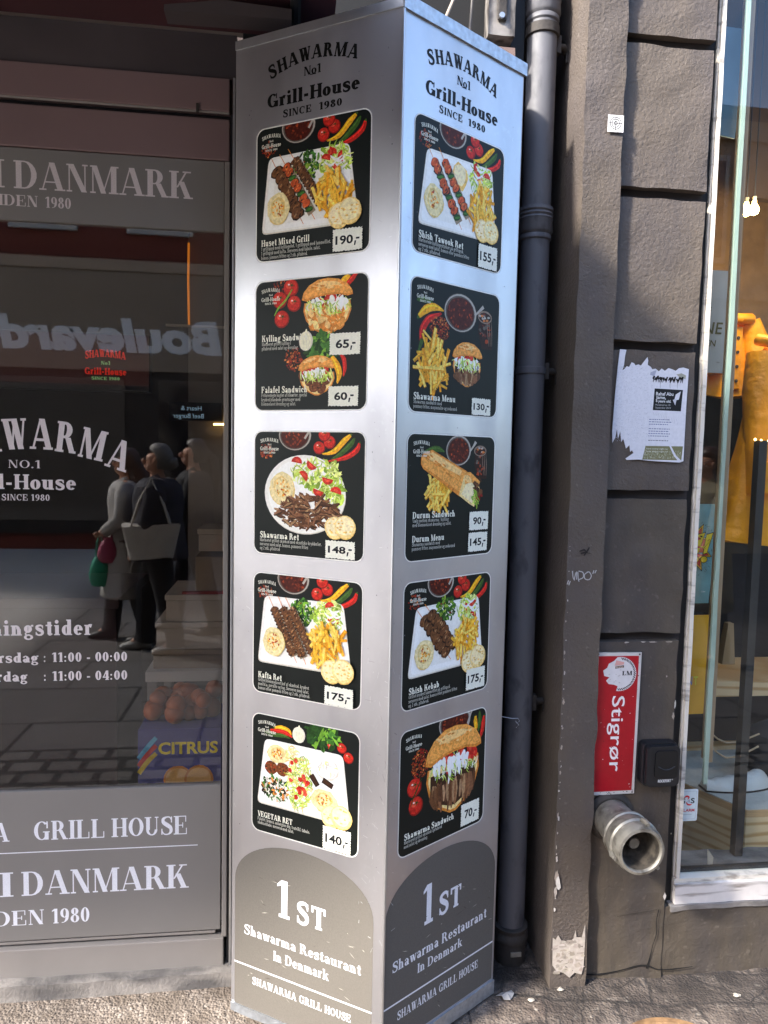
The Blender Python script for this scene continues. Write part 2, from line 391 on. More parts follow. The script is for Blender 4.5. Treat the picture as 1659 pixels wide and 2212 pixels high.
        if ch == 'æ': O(.78, .33, .28, .34, 0, 320); Rc(.6, 1.02, .3, .3 + T); adv = 1.08
    elif ch == 'b': V(.06, 0, 1.02, b='', t='l'); O(.35, .33, .30, .34); adv = .7
    elif ch == 'c': O(.33, .33, .31, .34, 40, 315); dot(.5, .5, W * .5); adv = .62
    elif ch == 'd': V(.41, 0, 1.02, b='r', t='l'); O(.33, .33, .30, .34); adv = .72
    elif ch == 'e': O(.33, .33, .31, .34, 0, 318); Rc(.14, .62, .3, .3 + T); adv = .66
    elif ch == 'f': V(.14, 0, .8, t=''); S([(.24, .76), (.28, .96), (.42, 1.0), (.52, .92)], [W, W * .8, T, W * .6]); Rc(.02, .46, .6, .6 + T); adv = .48
    elif ch == 'g': O(.30, .42, .27, .25); O(.33, -.12, .31, .18, w=W * .7); S([(.2, .2), (.12, .1), (.22, .02), (.4, .04)], [T, T, T, T]); Rc(.5, .66, .57, .57 + T * 1.4); adv = .68
    elif ch == 'h': V(.06, 0, 1.02, t='l'); O(.345, .40, .265, .27, 0, 130); V(.41, 0, .42, t=''); adv = .74
    elif ch in 'ij': V(.08, 0, .66, t='l'); dot(.19, .88, .13); adv = .4
    elif ch == 'k': V(.06, 0, 1.02, t='l'); D(.24, .28, .5, .66, T * 1.5); D(.52, 0, .28, .42, W); Rc(.46, .78, 0, h); Rc(.42, .7, .66 - h, .66); adv = .76
    elif ch == 'l': V(.08, 0, 1.02, t='l'); adv = .4
    elif ch == 'm': V(.06, 0, .66, t='l'); O(.345, .40, .265, .27, 0, 130); V(.41, 0, .42, t=''); O(.695, .40, .265, .27, 0, 130); V(.76, 0, .42, t=''); adv = 1.08
    elif ch == 'n': V(.06, 0, .66, t='l'); O(.345, .40, .265, .27, 0, 130); V(.41, 0, .42, t=''); adv = .74
    elif ch in 'oø':
        O(.34, .33, .32, .34); adv = .68
        if ch == 'ø': D(.08, -.04, .54, .7, T)
    elif ch == 'p': V(.06, -.32, .66, t='l'); O(.35, .33, .30, .34); adv = .7
    elif ch == 'r': V(.06, 0, .66, t='l'); S([(.2, .46), (.32, .62), (.48, .58)], [T, W * .7, W]); adv = .54
    elif ch == 't': V(.14, .08, .88, b='', t=''); Rc(.02, .46, .6, .6 + T); S([(.24, .14), (.3, .03), (.46, .1)], [W, T * 1.5, T]); adv = .48
    elif ch == 'u': V(.06, .2, .66, b='', t='l'); V(.42, 0, .66, b='r', t='l'); O(.30, .22, .24, .22, 180, 330); adv = .76
    elif ch in 'vy':
        D(.25, 0, .04, .66, W); D(.34, 0, .52, .66, T); Rc(0, .28, .66 - h, .66); Rc(.44, .66, .66 - h, .66); adv = .64
        if ch == 'y': D(.18, -.3, .34, 0, T * 1.3); dot(.16, -.24, W * .5)
    elif ch == 'w': D(.22, 0, .04, .66, W); D(.31, 0, .42, .66, T); D(.55, 0, .36, .66, W); D(.64, 0, .80, .66, T); Rc(0, .58, .66 - h, .66); Rc(.72, .92, .66 - h, .66); adv = .92
    elif ch in 'xz': D(.44, 0, .04, .66, W); D(.06, 0, .46, .66, T); adv = .66
    elif ch == '-': Rc(.05, .38, .28, .28 + T * 1.8); adv = .44
    elif ch in '.,': dot(.14, .08, .1); adv = .3
    elif ch == ':': dot(.14, .1, .1); dot(.14, .54, .1); adv = .34
    elif ch == '/': D(.02, -.1, .36, 1.05, T); adv = .42
    elif ch == '&': O(.3, .74, .2, .24, w=W * .7); O(.3, .27, .28, .27, w=W * .8); D(.62, 0, .2, .6, T); adv = .75
    elif ch == ' ': adv = .32
    _cache[key] = (E, adv); return _cache[key]

def tw(txt, track=.06, **k): return sum(glyph(c, **k)[1] + track for c in txt) - track
def write(A, txt, x, y, ht, col, width=None, align='l', arch=None, track=.06, **k):
    """letters of cap height h; width squeezes or stretches the line to fit; arch(t)->(dy, turn) bends it"""
    n = tw(txt, track, **k); sx = (width / n) if width else ht
    if align == 'c': x -= n * sx / 2
    elif align == 'r': x -= n * sx
    p = 0; d0 = A.d; top = d0
    for c in txt:
        E, a = glyph(c, **k); A.d = d0
        dy, rot = arch((p + a / 2) / n) if arch else (0, 0); ca, sa = math.cos(rot), math.sin(rot)
        for el in E:
            A.d += STEP
            for q in el:
                o = []
                for gx, gy in q:
                    lx, ly = (gx - a / 2) * sx, gy * ht
                    o.append((x + (p + a / 2) * sx + lx * ca - ly * sa, y + dy + lx * sa + ly * ca))
                A.poly(o, col, same=True)
        top = max(top, A.d); p += a + track
    A.d = top

_sans = {}
def sans(A, txt, x, y, h, col, width=None, align='l', bold=0.0, turn=0.0, slant=0.0):
    """plain sans letters, cap height h"""
    key = (txt, bold)
    if key not in _sans:
        cu = bpy.data.curves.new('t', 'FONT'); cu.body = txt; cu.size = 1.0; cu.offset = bold; cu.resolution_u = 3
        o = bpy.data.objects.new('t', cu); COL.objects.link(o)
        me = bpy.data.meshes.new_from_object(o.evaluated_get(bpy.context.evaluated_depsgraph_get()))
        vs_ = [(v.co.x, v.co.y) for v in me.vertices]; fs = [tuple(p.vertices) for p in me.polygons]
        bpy.data.objects.remove(o); bpy.data.curves.remove(cu); bpy.data.meshes.remove(me)
        _sans[key] = (vs_, fs)
    vs_, fs = _sans[key]
    if not vs_: return
    x0 = min(p[0] for p in vs_); x1 = max(p[0] for p in vs_); k = h / 0.73
    sx = width / (x1 - x0) if width else k
    off = 0 if align == 'l' else ((x1 - x0) * sx / 2 if align == 'c' else (x1 - x0) * sx)
    ca, sa = math.cos(turn), math.sin(turn); o = []
    for px, py in vs_:
        lx, ly = (px - x0) * sx - off + slant * py * k, py * k
        o.append((x + lx * ca - ly * sa, y + lx * sa + ly * ca))
    A.d += STEP; A.tris(o, fs, col)

def rrect(x0, x1, y0, y1, r, n=5):
    o = []
    for cx, cy, a in ((x1 - r, y1 - r, 0), (x0 + r, y1 - r, 90), (x0 + r, y0 + r, 180), (x1 - r, y0 + r, 270)):
        for i in range(n + 1):
            t = R(a + 90 * i / n); o.append((cx + r * math.cos(t), cy + r * math.sin(t)))
    return o

# ------------------------------------------------------------------ the place's materials
M = {}
M['plaster'] = mat('plaster_paint', '#564c42', .72, var=.12, vscale=5, bump=.6, bscale=105, distort=.5, col2='#4a4342', c2amt=.55, c2scale=3.2, c2stretch=(1.6, 1.6, .55), bdist=.005, col3='#8b8178', c3amt=.22, c3scale=60)
M['plaster_low'] = mat('plaster_worn', '#4d4439', .75, var=.22, vscale=9, bump=.42, bscale=85, distort=.5, col2='#3d3735', c2amt=.7, c2scale=3.5, c2stretch=(2.2, 2.2, .5), bdist=.005, col3='#857b70', c3amt=.22, c3scale=55, c3edge=(.62, .74))
M['recess'] = mat('recess_dark', '#2b2625', .8, var=.25, vscale=7, bump=.3, bscale=40, stretch=(1, 1, .3))  # dark brown tone of the wall behind the pipe and the joint backing
M['black'] = mat('flat_black', '#0c0b0b', .7)  # even black of the recess cheek, window reveal, sole and eyes
M['alu'] = mat('brushed_aluminium', '#adabad', .36, .80, var=.06, vscale=4, rvar=.09, bump=.05, bscale=160, stretch=(1, 1, .10), bdist=.001, col2='#88878a', c2amt=.4, c2scale=7, c2stretch=(1, 1, .45), c2edge=(.46, .7), col3='#b9b8b8', c3amt=.25, c3scale=60, c3edge=(.6, .75))
M['alu_edge'] = mat('aluminium_edge', '#c4c6c8', .38, 1.0, var=.08, vscale=30)
M['galv'] = mat('galvanised_cap', '#a9adb2', .48, .85, var=.2, vscale=70, rvar=.12)
M['frame_grey'] = mat('frame_grey_paint', '#857f7a', .5, var=.05, vscale=9)
M['panel_grey'] = mat('panel_grey_film', '#787470', .55, var=.04, vscale=5)
M['band'] = mat('fascia_paint', '#7a6463', .5, var=.07, vscale=4)
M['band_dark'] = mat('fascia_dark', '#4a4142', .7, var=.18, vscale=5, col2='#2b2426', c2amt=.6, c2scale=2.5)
M['gasket'] = mat('rubber_gasket', '#17161a', .55)
M['pipe'] = mat('drainpipe_zinc', '#58575a', .6, 0, var=.12, vscale=8, stretch=(1, 1, .5), col2='#37363a', c2amt=.75, c2scale=22, c2stretch=(1, 1, .5), c2edge=(.56, .68), bump=.12, bscale=60)
M['iron'] = mat('old_iron', '#3a3531', .75, .3, var=.3, vscale=30, bump=.4, bscale=90)
M['brass'] = mat('weathered_casting', '#8c877d', .5, .55, var=.16, vscale=50, col2='#40382e', c2amt=.75, c2scale=24, c2edge=(.5, .66), col3='#c9c2b2', c3amt=.5, c3scale=45, bump=.2, bscale=160, bdist=.0015)
M['core'] = mat('dark_core', '#4b443b', .7, .3, var=.3, vscale=60, col2='#1f1b17', c2amt=.8, c2scale=40)  # inside of the inlet mouth, darker than the ring, with near-black blotches
M['white_frame'] = mat('white_frame_paint', '#d2cabc', .45, var=.06, vscale=30, col2='#7d746b', c2amt=.75, c2scale=26, c2stretch=(.6, .6, 2), c2edge=(.56, .70))
M['sill_frame'] = mat('worn_white_sill', '#d3ccc6', .5, var=.07, vscale=30, col2='#6b6156', c2amt=.8, c2scale=16, c2stretch=(.35, 1, 3), c2edge=(.52, .66))
M['lettering'] = mat('white_vinyl', '#e9e4e4', .5, var=.02, vscale=40)
M['black_vinyl'] = mat('black_vinyl', '#141312', .45)
M['print'] = print_mat('printed_film', .42, 0.92, spec=.14)
M['food'] = print_mat('printed_food', .42, 1.0, vscale=150, satvar=.42, spec=.14)
M['paper'] = print_mat('paper_print', .85, 0.85, var=.06, vscale=120)
M['enamel'] = print_mat('enamel_print', .3, 0.9, var=.05, vscale=60)
M['plastic'] = mat('black_plastic', '#15161a', .38, var=.1, vscale=60)
M['glass'] = glass_mat('shop_glass', .045, .95, rough=.016, tint=(.77, .75, .73, 1))
M['glass_r'] = glass_mat('shop_glass_clear', .0, .9, tint=(.95, .97, .96, 1))
M['canopy'] = mat('canopy_dark_red', '#38141a', .8, var=.15, vscale=3)
M['wood_ply'] = None
M['board_dark'] = mat('dark_board', '#060505', .9)

# ------------------------------------------------------------------ menu column
CL = Vector((-0.147, 1.978, 0)); CF = Vector((0.2419, 1.7258, 0)); CR_ = Vector((0.597, 1.969, 0))
AL, AR = R(-32.9625), R(34.4049)          # turn of the two faces about z
WL, WR, HT = 0.4635, 0.4304, 2.552
column = empty('menu_column', CF, 0, 'tall angular aluminium column covered with food pictures and the 1ST sign at its foot', 'column')
def loc_of(p): return Vector(p) - CF
back_l, back_r = Vector((-0.147, 2.12, 0)), Vector((0.597, 2.12, 0))
# body: five-sided sheet-metal shell, two faces to the street, a crease low down
b = MB()
ring = [CL, CF, CR_, back_r, back_l]
def col_ring(z, k=0.0):
    o = []
    for p in ring:
        q = loc_of(p); o.append((q.x, q.y, z))
    return o
b.rings([col_ring(z) for z in (0.012, 0.03, HT)], caps=True)
for i in range(len(b.smooth)): b.smooth[i] = False
b.build('column_body', M['alu'], column, bevel=0.003)
# folded edge trim along the front corner
tr = MB(); tr.tube([(0, -.0015, .05), (0, -.0015, 1.2), (0, -.0015, HT - .004)], .0035, 8); tr.build('corner_trim', M['alu_edge'], column)
def face_obj(o, side, u=0.0, z=0.0, d=0.0):
    """sets an object into the local frame of a face"""
    a = AL if side == 'L' else AR; o0 = CL if side == 'L' else CF
    n = Vector((math.sin(a), -math.cos(a), 0)); dr = Vector((math.cos(a), math.sin(a), 0))
    p = o0 + dr * u + n * d; p.z = z
    if o.parent is column: p = p - CF
    o.location = p; o.rotation_euler = (0, 0, a); return o
# galvanised cap strips above the faces
c = MB().rough_box(-.004, WR + .006, -.006, .0, 2.546, 2.578, .03, .0006, 3)
face_obj(c.build('cap_strip', M['galv'], column), 'R')
c = MB().box(0, WL + .002, -.003, .0, HT - .001, 2.572)
face_obj(c.build('cap_strip', M['alu_edge'], column), 'L')
c = MB().add([(loc_of(p).x, loc_of(p).y, 2.5545) for p in ring], [(0, 1, 2, 3, 4)]); c.add([(loc_of(p).x, loc_of(p).y, 2.5705) for p in ring], [(0, 1, 2, 3, 4)])
c.build('top_plate', M['galv'], column)
# plinth lips at the foot
for side, W_, z0 in (('L', WL, .030), ('R', WR, .046)):
    c = MB().rough_box(0.001, W_ - .001, -.0045, -.0005, 0.006, z0, .03, .0009, 7 if side == 'L' else 8)
    face_obj(c.build('foot_flashing', M['galv'], column), side)

BLK = lin('#12110f'); WHT = lin('#e8e6e8')
WIN = dict(W=.275, T=.115, h=.09, s=.06)           # the round bold face of the logo
def write_logo(A, side, col):
    if side == 'L': xs, z = (.104, .346), dict(sh=2.4606, no=2.452, gh=2.3945, si=2.3655)
    else: xs, z = (.080, .322), dict(sh=2.4535, no=2.4425, gh=2.3885, si=2.3592)
    cx = sum(xs) / 2
    write(A, 'SHAWARMA', xs[0], z['sh'], .0315, col, width=xs[1] - xs[0], arch=lambda t: (.026 * (1 - (2 * t - 1) ** 2), -(2 * t - 1) * .34), track=.05, **WIN)
    write(A, 'No1', cx, z['no'], .0205, col, width=.049, align='c', track=.02, W=.22, T=.10, h=.08, s=.07)
    A.poly([(cx - .006, z['no'] - .0015), (cx + .010, z['no'] - .0015), (cx + .010, z['no'] + .0008), (cx - .006, z['no'] + .0008)], col)
    write(A, 'Grill-House', cx, z['gh'], .0325, col, width=.259, align='c', track=.05, **WIN)
    write(A, 'SINCE', cx - .083, z['si'], .0172, col, width=.082, track=.10, W=.24, T=.11, h=.09, s=.06)
    write(A, '1980', cx + .083, z['si'], .0172, col, width=.064, align='r', track=.08, W=.25, T=.10, h=.09, s=.06)
for side in 'LR':
    A = Art(.0004); write_logo(A, side, BLK)
    face_obj(A.build('logo_lettering', M['print'], column), side)

def arch_sign(side):
    A = Art(.0003)
    if side == 'L': x0, x1, zt, zs, zb, bg = .0115, .434, .5165, .385, .016, lin('#68635c')
    else: x0, x1, zt, zs, zb, bg = -.0 + .002, .4215, .5165, .385, .052, lin('#625d57')  # left film paler than right: the faces' light difference is in the colour
    cx, hw = (x0 + x1) / 2, (x1 - x0) / 2
    top = [(cx + hw * math.cos(R(a)), zs + (zt - zs) * math.sin(R(a)) ** .92) for a in [180 * i / 28 for i in range(29)]]
    A.poly(top + [(x0, zb), (x1, zb)], bg)
    w1 = dict(W=.205, T=.075, h=.07, s=.06)
    if side == 'L':
        write(A, '1', .147, .3205, .103, WHT, width=.041, W=.25, T=.09, h=.09, s=.10); write(A, 'ST', .209, .3215, .0595, WHT, width=.089, W=.25, T=.11, h=.1, s=.07, track=.1)
        write(A, 'Shawarma Restaurant', .0425, .2395, .0272, WHT, width=.360, **w1); write(A, 'In Denmark', .138, .193, .0272, WHT, width=.171, **w1)
        write(A, 'SHAWARMA GRILL HOUSE', .071, .103, .0212, WHT, width=.305, track=.08, **w1); zl = .1505
    else:
        write(A, '1', .134, .3305, .108, WHT, width=.038, W=.25, T=.09, h=.09, s=.10); write(A, 'ST', .194, .334, .059, WHT, width=.087, W=.25, T=.11, h=.1, s=.07, track=.1)
        write(A, 'Shawarma Restaurant', .0305, .2505, .0282, WHT, width=.360, **w1); write(A, 'In Denmark', .1195, .2095, .0255, WHT, width=.171, **w1)
        write(A, 'SHAWARMA GRILL HOUSE', .0515, .115, .0230, WHT, width=.309, track=.08, **w1); zl = .1640
    A.poly([(x0, zl - .0022), (x1, zl - .0022), (x1, zl + .0022), (x0, zl + .0022)], WHT)
    o = A.build('arch_sign', M['print'], column); face_obj(o, side)
    # scuffs where people have brushed against the film
    rnd = random.Random(5 if side == 'L' else 6); A = Art(.0022)
    for k in range(34):
        u = rnd.uniform(x0 + .03, x1 - .01); z = rnd.uniform(.06, .42); a = rnd.uniform(-.9, .3); l = rnd.uniform(.004, .022) * (2 if rnd.random() < .1 else 1); t = rnd.uniform(.0004, .0012)
        ca, sa = math.cos(a), math.sin(a)
        A.poly([(u - l * ca / 2, z - l * sa / 2), (u - t * sa, z + t * ca), (u + l * ca / 2, z + l * sa / 2), (u + t * sa, z - t * ca)], rnd.choice([lin('#b9b4a6'), lin('#a39e94'), lin('#4d473f')]))
    so = A.build('scuff_marks', M['print'], o)
arch_sign('L'); arch_sign('R')
# specks and scratches on the bare metal
for side, W_ in (('L', WL), ('R', WR)):
    rnd = random.Random(11 if side == 'L' else 12); A = Art(.0006)
    for k in range(150):
        z = rnd.uniform(.06, 2.5); u = rnd.choice([rnd.uniform(.004, .055), rnd.uniform(W_ - .065, W_ - .006), rnd.uniform(.06, .38)])
        if .06 < u < .39 and any(abs(z - (2.347 - .3703 * i - .16)) < .165 for i in range(5)): continue
        if z < .53: continue
        if rnd.random() < .55:
            r = rnd.uniform(.0006, .0018); A.poly([(u + r * math.cos(t * 1.05) * rnd.uniform(.6, 1.2), z + r * math.sin(t * 1.05) * rnd.uniform(.6, 1.6)) for t in range(6)], rnd.choice([lin('#77767a'), lin('#5a585b'), lin('#8a898c')]))
        else:
            l = rnd.uniform(.004, .014); a = rnd.uniform(-1.4, 1.4); t = rnd.uniform(.0002, .0005); ca, sa = math.cos(a) * l, math.sin(a) * l
            A.poly([(u, z), (u + ca, z + sa), (u + ca + t, z + sa + t), (u + t, z + t)], rnd.choice([lin('#e3e2e0'), lin('#8d8b8d')]))
    for k in range(70 if side == 'L' else 24):       # rubbed low corner
        z = rnd.uniform(.3, 1.05); u = rnd.uniform(.39, W_ - .004) if side == 'L' else rnd.uniform(.002, .035)
        l = rnd.uniform(.003, .02); a = rnd.uniform(-2, 2); t = rnd.uniform(.0003, .0009); ca, sa = math.cos(a) * l, math.sin(a) * l
        A.poly([(u, z), (min(u + ca, W_ - .001), z + sa), (min(u + ca, W_ - .001) + t, z + sa + t), (u + t, z + t)], lin('#cfcfce') if rnd.random() < .8 else lin('#7f7d7c'))
    face_obj(A.build('scratches', M['print'], column), side)

# ------------------------------------------------------------------ printed food pictures
rd = random.Random(77)
def jit(c, a=.12):
    k = 1 + rd.uniform(-a, a); return (min(1, c[0] * k * (1 + rd.uniform(-.04, .04))), min(1, c[1] * k), min(1, c[2] * k * (1 + rd.uniform(-.06, .06))), 1)
C_ = {k: lin(v) for k, v in dict(bg='#161a17', plate='#f3efe4', plate2='#fbf8f0', plate3='#ddd3c0', fry='#f6bd3c', fry2='#fdd765', fry3='#e59a22', beef='#6b4327', beef2='#3f2617', beef3='#9a663c', chick='#c8552a', chick2='#e08142', chick3='#8f3219',
    char='#2a1a12', green='#44762a', green2='#76a835', green3='#24451a', lett='#c3d957', lett2='#e6ee8e', lett3='#8fb03a', tom='#c92a1f', tom2='#e3513a', tom3='#8d1914', humm='#f0dca2', humm2='#e6c67a', oil='#e39a2c', pap='#b9481c',
    pita='#f6d68c', pita2='#ecbf66', pita3='#fbe6b2', bun='#f0a44e', bun2='#de8a38', bun3='#f8c87e', sauce='#f6f3ea', steel='#b7aea0', steel2='#5f564c', dip='#4a1a11', dip2='#6e2a19', chy='#f0a823', chr_='#c2271e', chg='#3c5a22',
    on='#efe9c8', spice='#9c3d1c', spice2='#d0793a', fal='#6f3c20', fal2='#8f5530', meat='#86593b', meat2='#5e3b26', meat3='#b08861', cola='#2e1710', glass='#8f7a68', cream='#f4f1dd', ink='#14161a').items()}
def blob(A, cx, cy, rx, ry, col, n=12, j=.12, rot=0.0):
    ca, sa = math.cos(rot), math.sin(rot); P = []
    for k in range(n):
        a = 2 * math.pi * k / n; q = 1 + rd.uniform(-j, j); x, y = rx * q * math.cos(a), ry * q * math.sin(a)
        P.append((cx + x * ca - y * sa, cy + x * sa + y * ca))
    A.poly(P, col)
def bar(A, x0, y0, x1, y1, w0, w1, col):
    dx, dy = x1 - x0, y1 - y0; l = math.hypot(dx, dy) or 1; nx, ny = -dy / l / 2, dx / l / 2
    A.poly([(x0 + nx * w0, y0 + ny * w0), (x1 + nx * w1, y1 + ny * w1), (x1 - nx * w1, y1 - ny * w1), (x0 - nx * w0, y0 - ny * w0)], col)
def curve(A, p, ws, col):
    A.d += STEP
    for q in _ribbon(p, ws): A.poly(q, col, same=True)
def inell(cx, cy, rx, ry):
    a, r = rd.uniform(0, 6.283), math.sqrt(rd.random()); return cx + rx * r * math.cos(a), cy + ry * r * math.sin(a)
def plate_square(A, TL, TR, BR, BL):
    def rq(k, col, dx=0, dy=0):
        P = [TL, TR, BR, BL]; c = (sum(p[0] for p in P) / 4, sum(p[1] for p in P) / 4); o = []
        P = [(c[0] + (p[0] - c[0]) * k + dx, c[1] + (p[1] - c[1]) * k + dy) for p in P]
        for i in range(4):
            a, b, d = Vector(P[i - 1]), Vector(P[i]), Vector(P[(i + 1) % 4]); r = .045
            p1 = b + (a - b).normalized() * r; p2 = b + (d - b).normalized() * r
            for t in (0, .35, .65, 1): o.append(tuple((p1 * (1 - t) ** 2) + b * 2 * t * (1 - t) + p2 * t * t))
        A.poly(o, col)
    rq(1.0, C_['plate3'], 0, .008); rq(.99, C_['plate']); rq(.93, C_['plate2']); rq(.80, C_['plate'])
def fries(A, cx, cy, rx, ry, n, lean=0.0, L=.15):
    for k in range(n):
        x, y = inell(cx, cy, rx, ry); a = R(90 + lean + rd.gauss(0, 34)); l = L * rd.uniform(.6, 1.1); w_ = rd.uniform(.016, .026)
        dx, dy = math.cos(a) * l / 2, math.sin(a) * l / 2; c = jit(C_[rd.choice(['fry', 'fry', 'fry2', 'fry2', 'fry3'])])
        bar(A, x - dx + .004, y - dy + .005, x + dx + .004, y + dy + .005, w_ * 1.15, w_ * 1.1, jit(C_['fry3'], .25)); bar(A, x - dx, y - dy, x + dx, y + dy, w_, w_ * .85, c)
def leaves(A, cx, cy, rx, ry, n, cols, sz=.03, j=.4):
    for k in range(n):
        x, y = inell(cx, cy, rx, ry); s = sz * rd.uniform(.4, 1.2); blob(A, x, y, s, s * rd.uniform(.3, .6), jit(C_[rd.choice(cols)], .3), 7, j, rd.uniform(0, 3.1))
def tabouleh(A, cx, cy, rx, ry): leaves(A, cx, cy, rx, ry, 110, ['green', 'green', 'green2', 'green3', 'green3', 'lett3'], .028); leaves(A, cx, cy, rx * .8, ry * .8, 8, ['tom3', 'plate3'], .012)
def strands(A, cx, cy, rx, ry, n, cols, L=.09, ang=None):
    for k in range(n):
        x, y = inell(cx, cy, rx, ry); a = rd.uniform(0, 3.14) if ang is None else R(ang + rd.gauss(0, 28)); l = L * rd.uniform(.4, 1); q = rd.uniform(-.025, .025); c, s = math.cos(a), math.sin(a)
        curve(A, [(x - c * l / 2, y - s * l / 2), (x + q * s, y - q * c), (x + c * l / 2, y + s * l / 2)], [.004, rd.uniform(.007, .014), .004], jit(C_[rd.choice(cols)], .18))
def tomato_wedge(A, x, y, r, a=None):
    a = rd.uniform(0, 6) if a is None else a
    A.poly([(x + r * math.cos(a + t), y + r * math.sin(a + t)) for t in (0, .5, 1.05, 1.6, 2.1, 2.6, 3.14)], jit(C_['tom'])); A.poly([(x + r * .6 * math.cos(a + t), y + r * .6 * math.sin(a + t)) for t in (.3, 1.05, 1.6, 2.1, 2.8)], jit(C_['tom2']))
def salad(A, cx, cy, rx, ry, n=60, dressing=True):
    leaves(A, cx, cy, rx, ry, 40, ['lett', 'lett2', 'lett3'], .035); strands(A, cx, cy, rx, ry, n, ['lett', 'lett2', 'lett2', 'lett3'])
    for k in range(5): x, y = inell(cx, cy + ry * .1, rx * .8, ry * .8); tomato_wedge(A, x, y, .042)
    strands(A, cx, cy + ry * .3, rx * .7, ry * .5, 16, ['lett2', 'lett'])
    if dressing:
        for k in range(4): x, y = inell(cx + rx * .1, cy - ry * .1, rx * .5, ry * .6); curve(A, [(x - .05, y - .02), (x, y + .015), (x + .05, y - .01)], [.008, .02, .008], C_['sauce'])
def hummus(A, cx, cy, rx, ry):
    blob(A, cx + .004, cy + .006, rx * 1.02, ry * 1.02, C_['humm2'], 16, .07); blob(A, cx, cy, rx, ry, C_['humm'], 16, .07); blob(A, cx, cy - ry * .05, rx * .66, ry * .66, jit(C_['humm2'], .05), 12, .12); blob(A, cx, cy, rx * .5, ry * .55, C_['humm'], 12, .15)
    for k in range(26): x, y = inell(cx, cy, rx * .5, ry * .55); blob(A, x, y, .011, .007, jit(C_[rd.choice(['oil', 'oil', 'pap', 'humm2'])], .2), 6, .3, rd.uniform(0, 3))
def pita2(A, x0, y0, x1, y1, r):
    for x, y, k in ((x0, y0, .96), (x1, y1, 1)):
        blob(A, x + .004, y + .006, r * k, r * k * 1.02, C_['pita2'], 18, .02); blob(A, x, y, r * k, r * k, C_['pita'], 18, .02); blob(A, x, y - .006, r * k * .85, r * k * .82, jit(C_['pita3'], .03), 14, .06)
        for i in range(12): px, py = inell(x, y, r * .75, r * .75); blob(A, px, py, .012, .007, jit(C_['pita2'], .1), 6, .3)
def bowl(A, cx, cy, rx, ry, spoon=None):
    blob(A, cx, cy, rx, ry, C_['steel2'], 24, 0); blob(A, cx, cy, rx * .97, ry * .97, C_['steel'], 24, 0); blob(A, cx - rx * .02, cy + ry * .02, rx * .9, ry * .9, C_['steel2'], 24, 0); blob(A, cx, cy + ry * .03, rx * .84, ry * .83, C_['dip'], 22, .02)
    for k in range(60): x, y = inell(cx, cy, rx * .78, ry * .76); blob(A, x, y, .012, .008, jit(C_[rd.choice(['dip2', 'dip2', 'dip', 'spice'])], .35), 6, .35, rd.uniform(0, 3))
    if spoon: curve(A, spoon, [.018, .018, .03][:len(spoon)], C_['steel'])
def chili(A, p, w_, col):
    curve(A, p, [w_ * .5, w_, w_ * .9, w_ * .12][:len(p)], C_[col]); q = [(x - w_ * .14, y - w_ * .14) for x, y in p]; curve(A, q, [w_ * .1, w_ * .22, w_ * .2, .002][:len(p)], tuple(min(1, c * 1.7) for c in C_[col][:3]) + (1,))
    curve(A, [p[0], (p[0][0] * 1.25 - p[1][0] * .25, p[0][1] * 1.25 - p[1][1] * .25)], [w_ * .5, w_ * .2], C_['chg'])
def tomato(A, x, y, r):
    blob(A, x, y, r, r * .98, C_['tom3'], 16, .02); blob(A, x - r * .06, y - r * .08, r * .9, r * .88, C_['tom'], 16, .02); blob(A, x - r * .25, y - r * .28, r * .4, r * .36, jit(C_['tom2'], .04), 10, .05); blob(A, x - r * .3, y - r * .4, r * .12, r * .08, C_['sauce'], 8, .1)
    for k in range(5): a = k * 1.257 + .3; bar(A, x + r * .1, y - r * .3, x + r * .1 + r * .42 * math.cos(a), y - r * .3 + r * .36 * math.sin(a), r * .14, .001, C_['green3'])
def spices(A, cx, cy, rx, ry, n=90):
    for k in range(n): x, y = inell(cx, cy, rx, ry); s = rd.uniform(.004, .012); blob(A, x, y, s, s * .7, jit(C_[rd.choice(['spice', 'spice', 'spice2', 'tom3', 'dip2'])], .35), 5, .3, rd.uniform(0, 3))
def parsley(A, cx, cy, rx, ry, stem=True):
    if stem:
        for k in range(4): curve(A, [(cx, cy + ry), (cx + rx * rd.uniform(-.3, .3), cy), inell(cx, cy - ry * .3, rx, ry * .6)], [.012, .008, .004], C_['green3'])
    leaves(A, cx, cy - ry * .1, rx, ry, 70, ['green', 'green3', 'green2', 'green3'], .05, .5)
def garlic(A, x, y, rx, ry):
    blob(A, x, y, rx, ry, C_['plate3'], 16, .02); blob(A, x - rx * .08, y, rx * .86, ry * .94, C_['on'], 16, .02); curve(A, [(x, y - ry * .8), (x + .004, y - ry * 1.2)], [rx * .5, .006], C_['on'])
    for k in (-.35, .1, .5): curve(A, [(x, y - ry * .9), (x + rx * k, y), (x + rx * k * .5, y + ry * .8)], [.002, .004, .002], C_['plate3'])
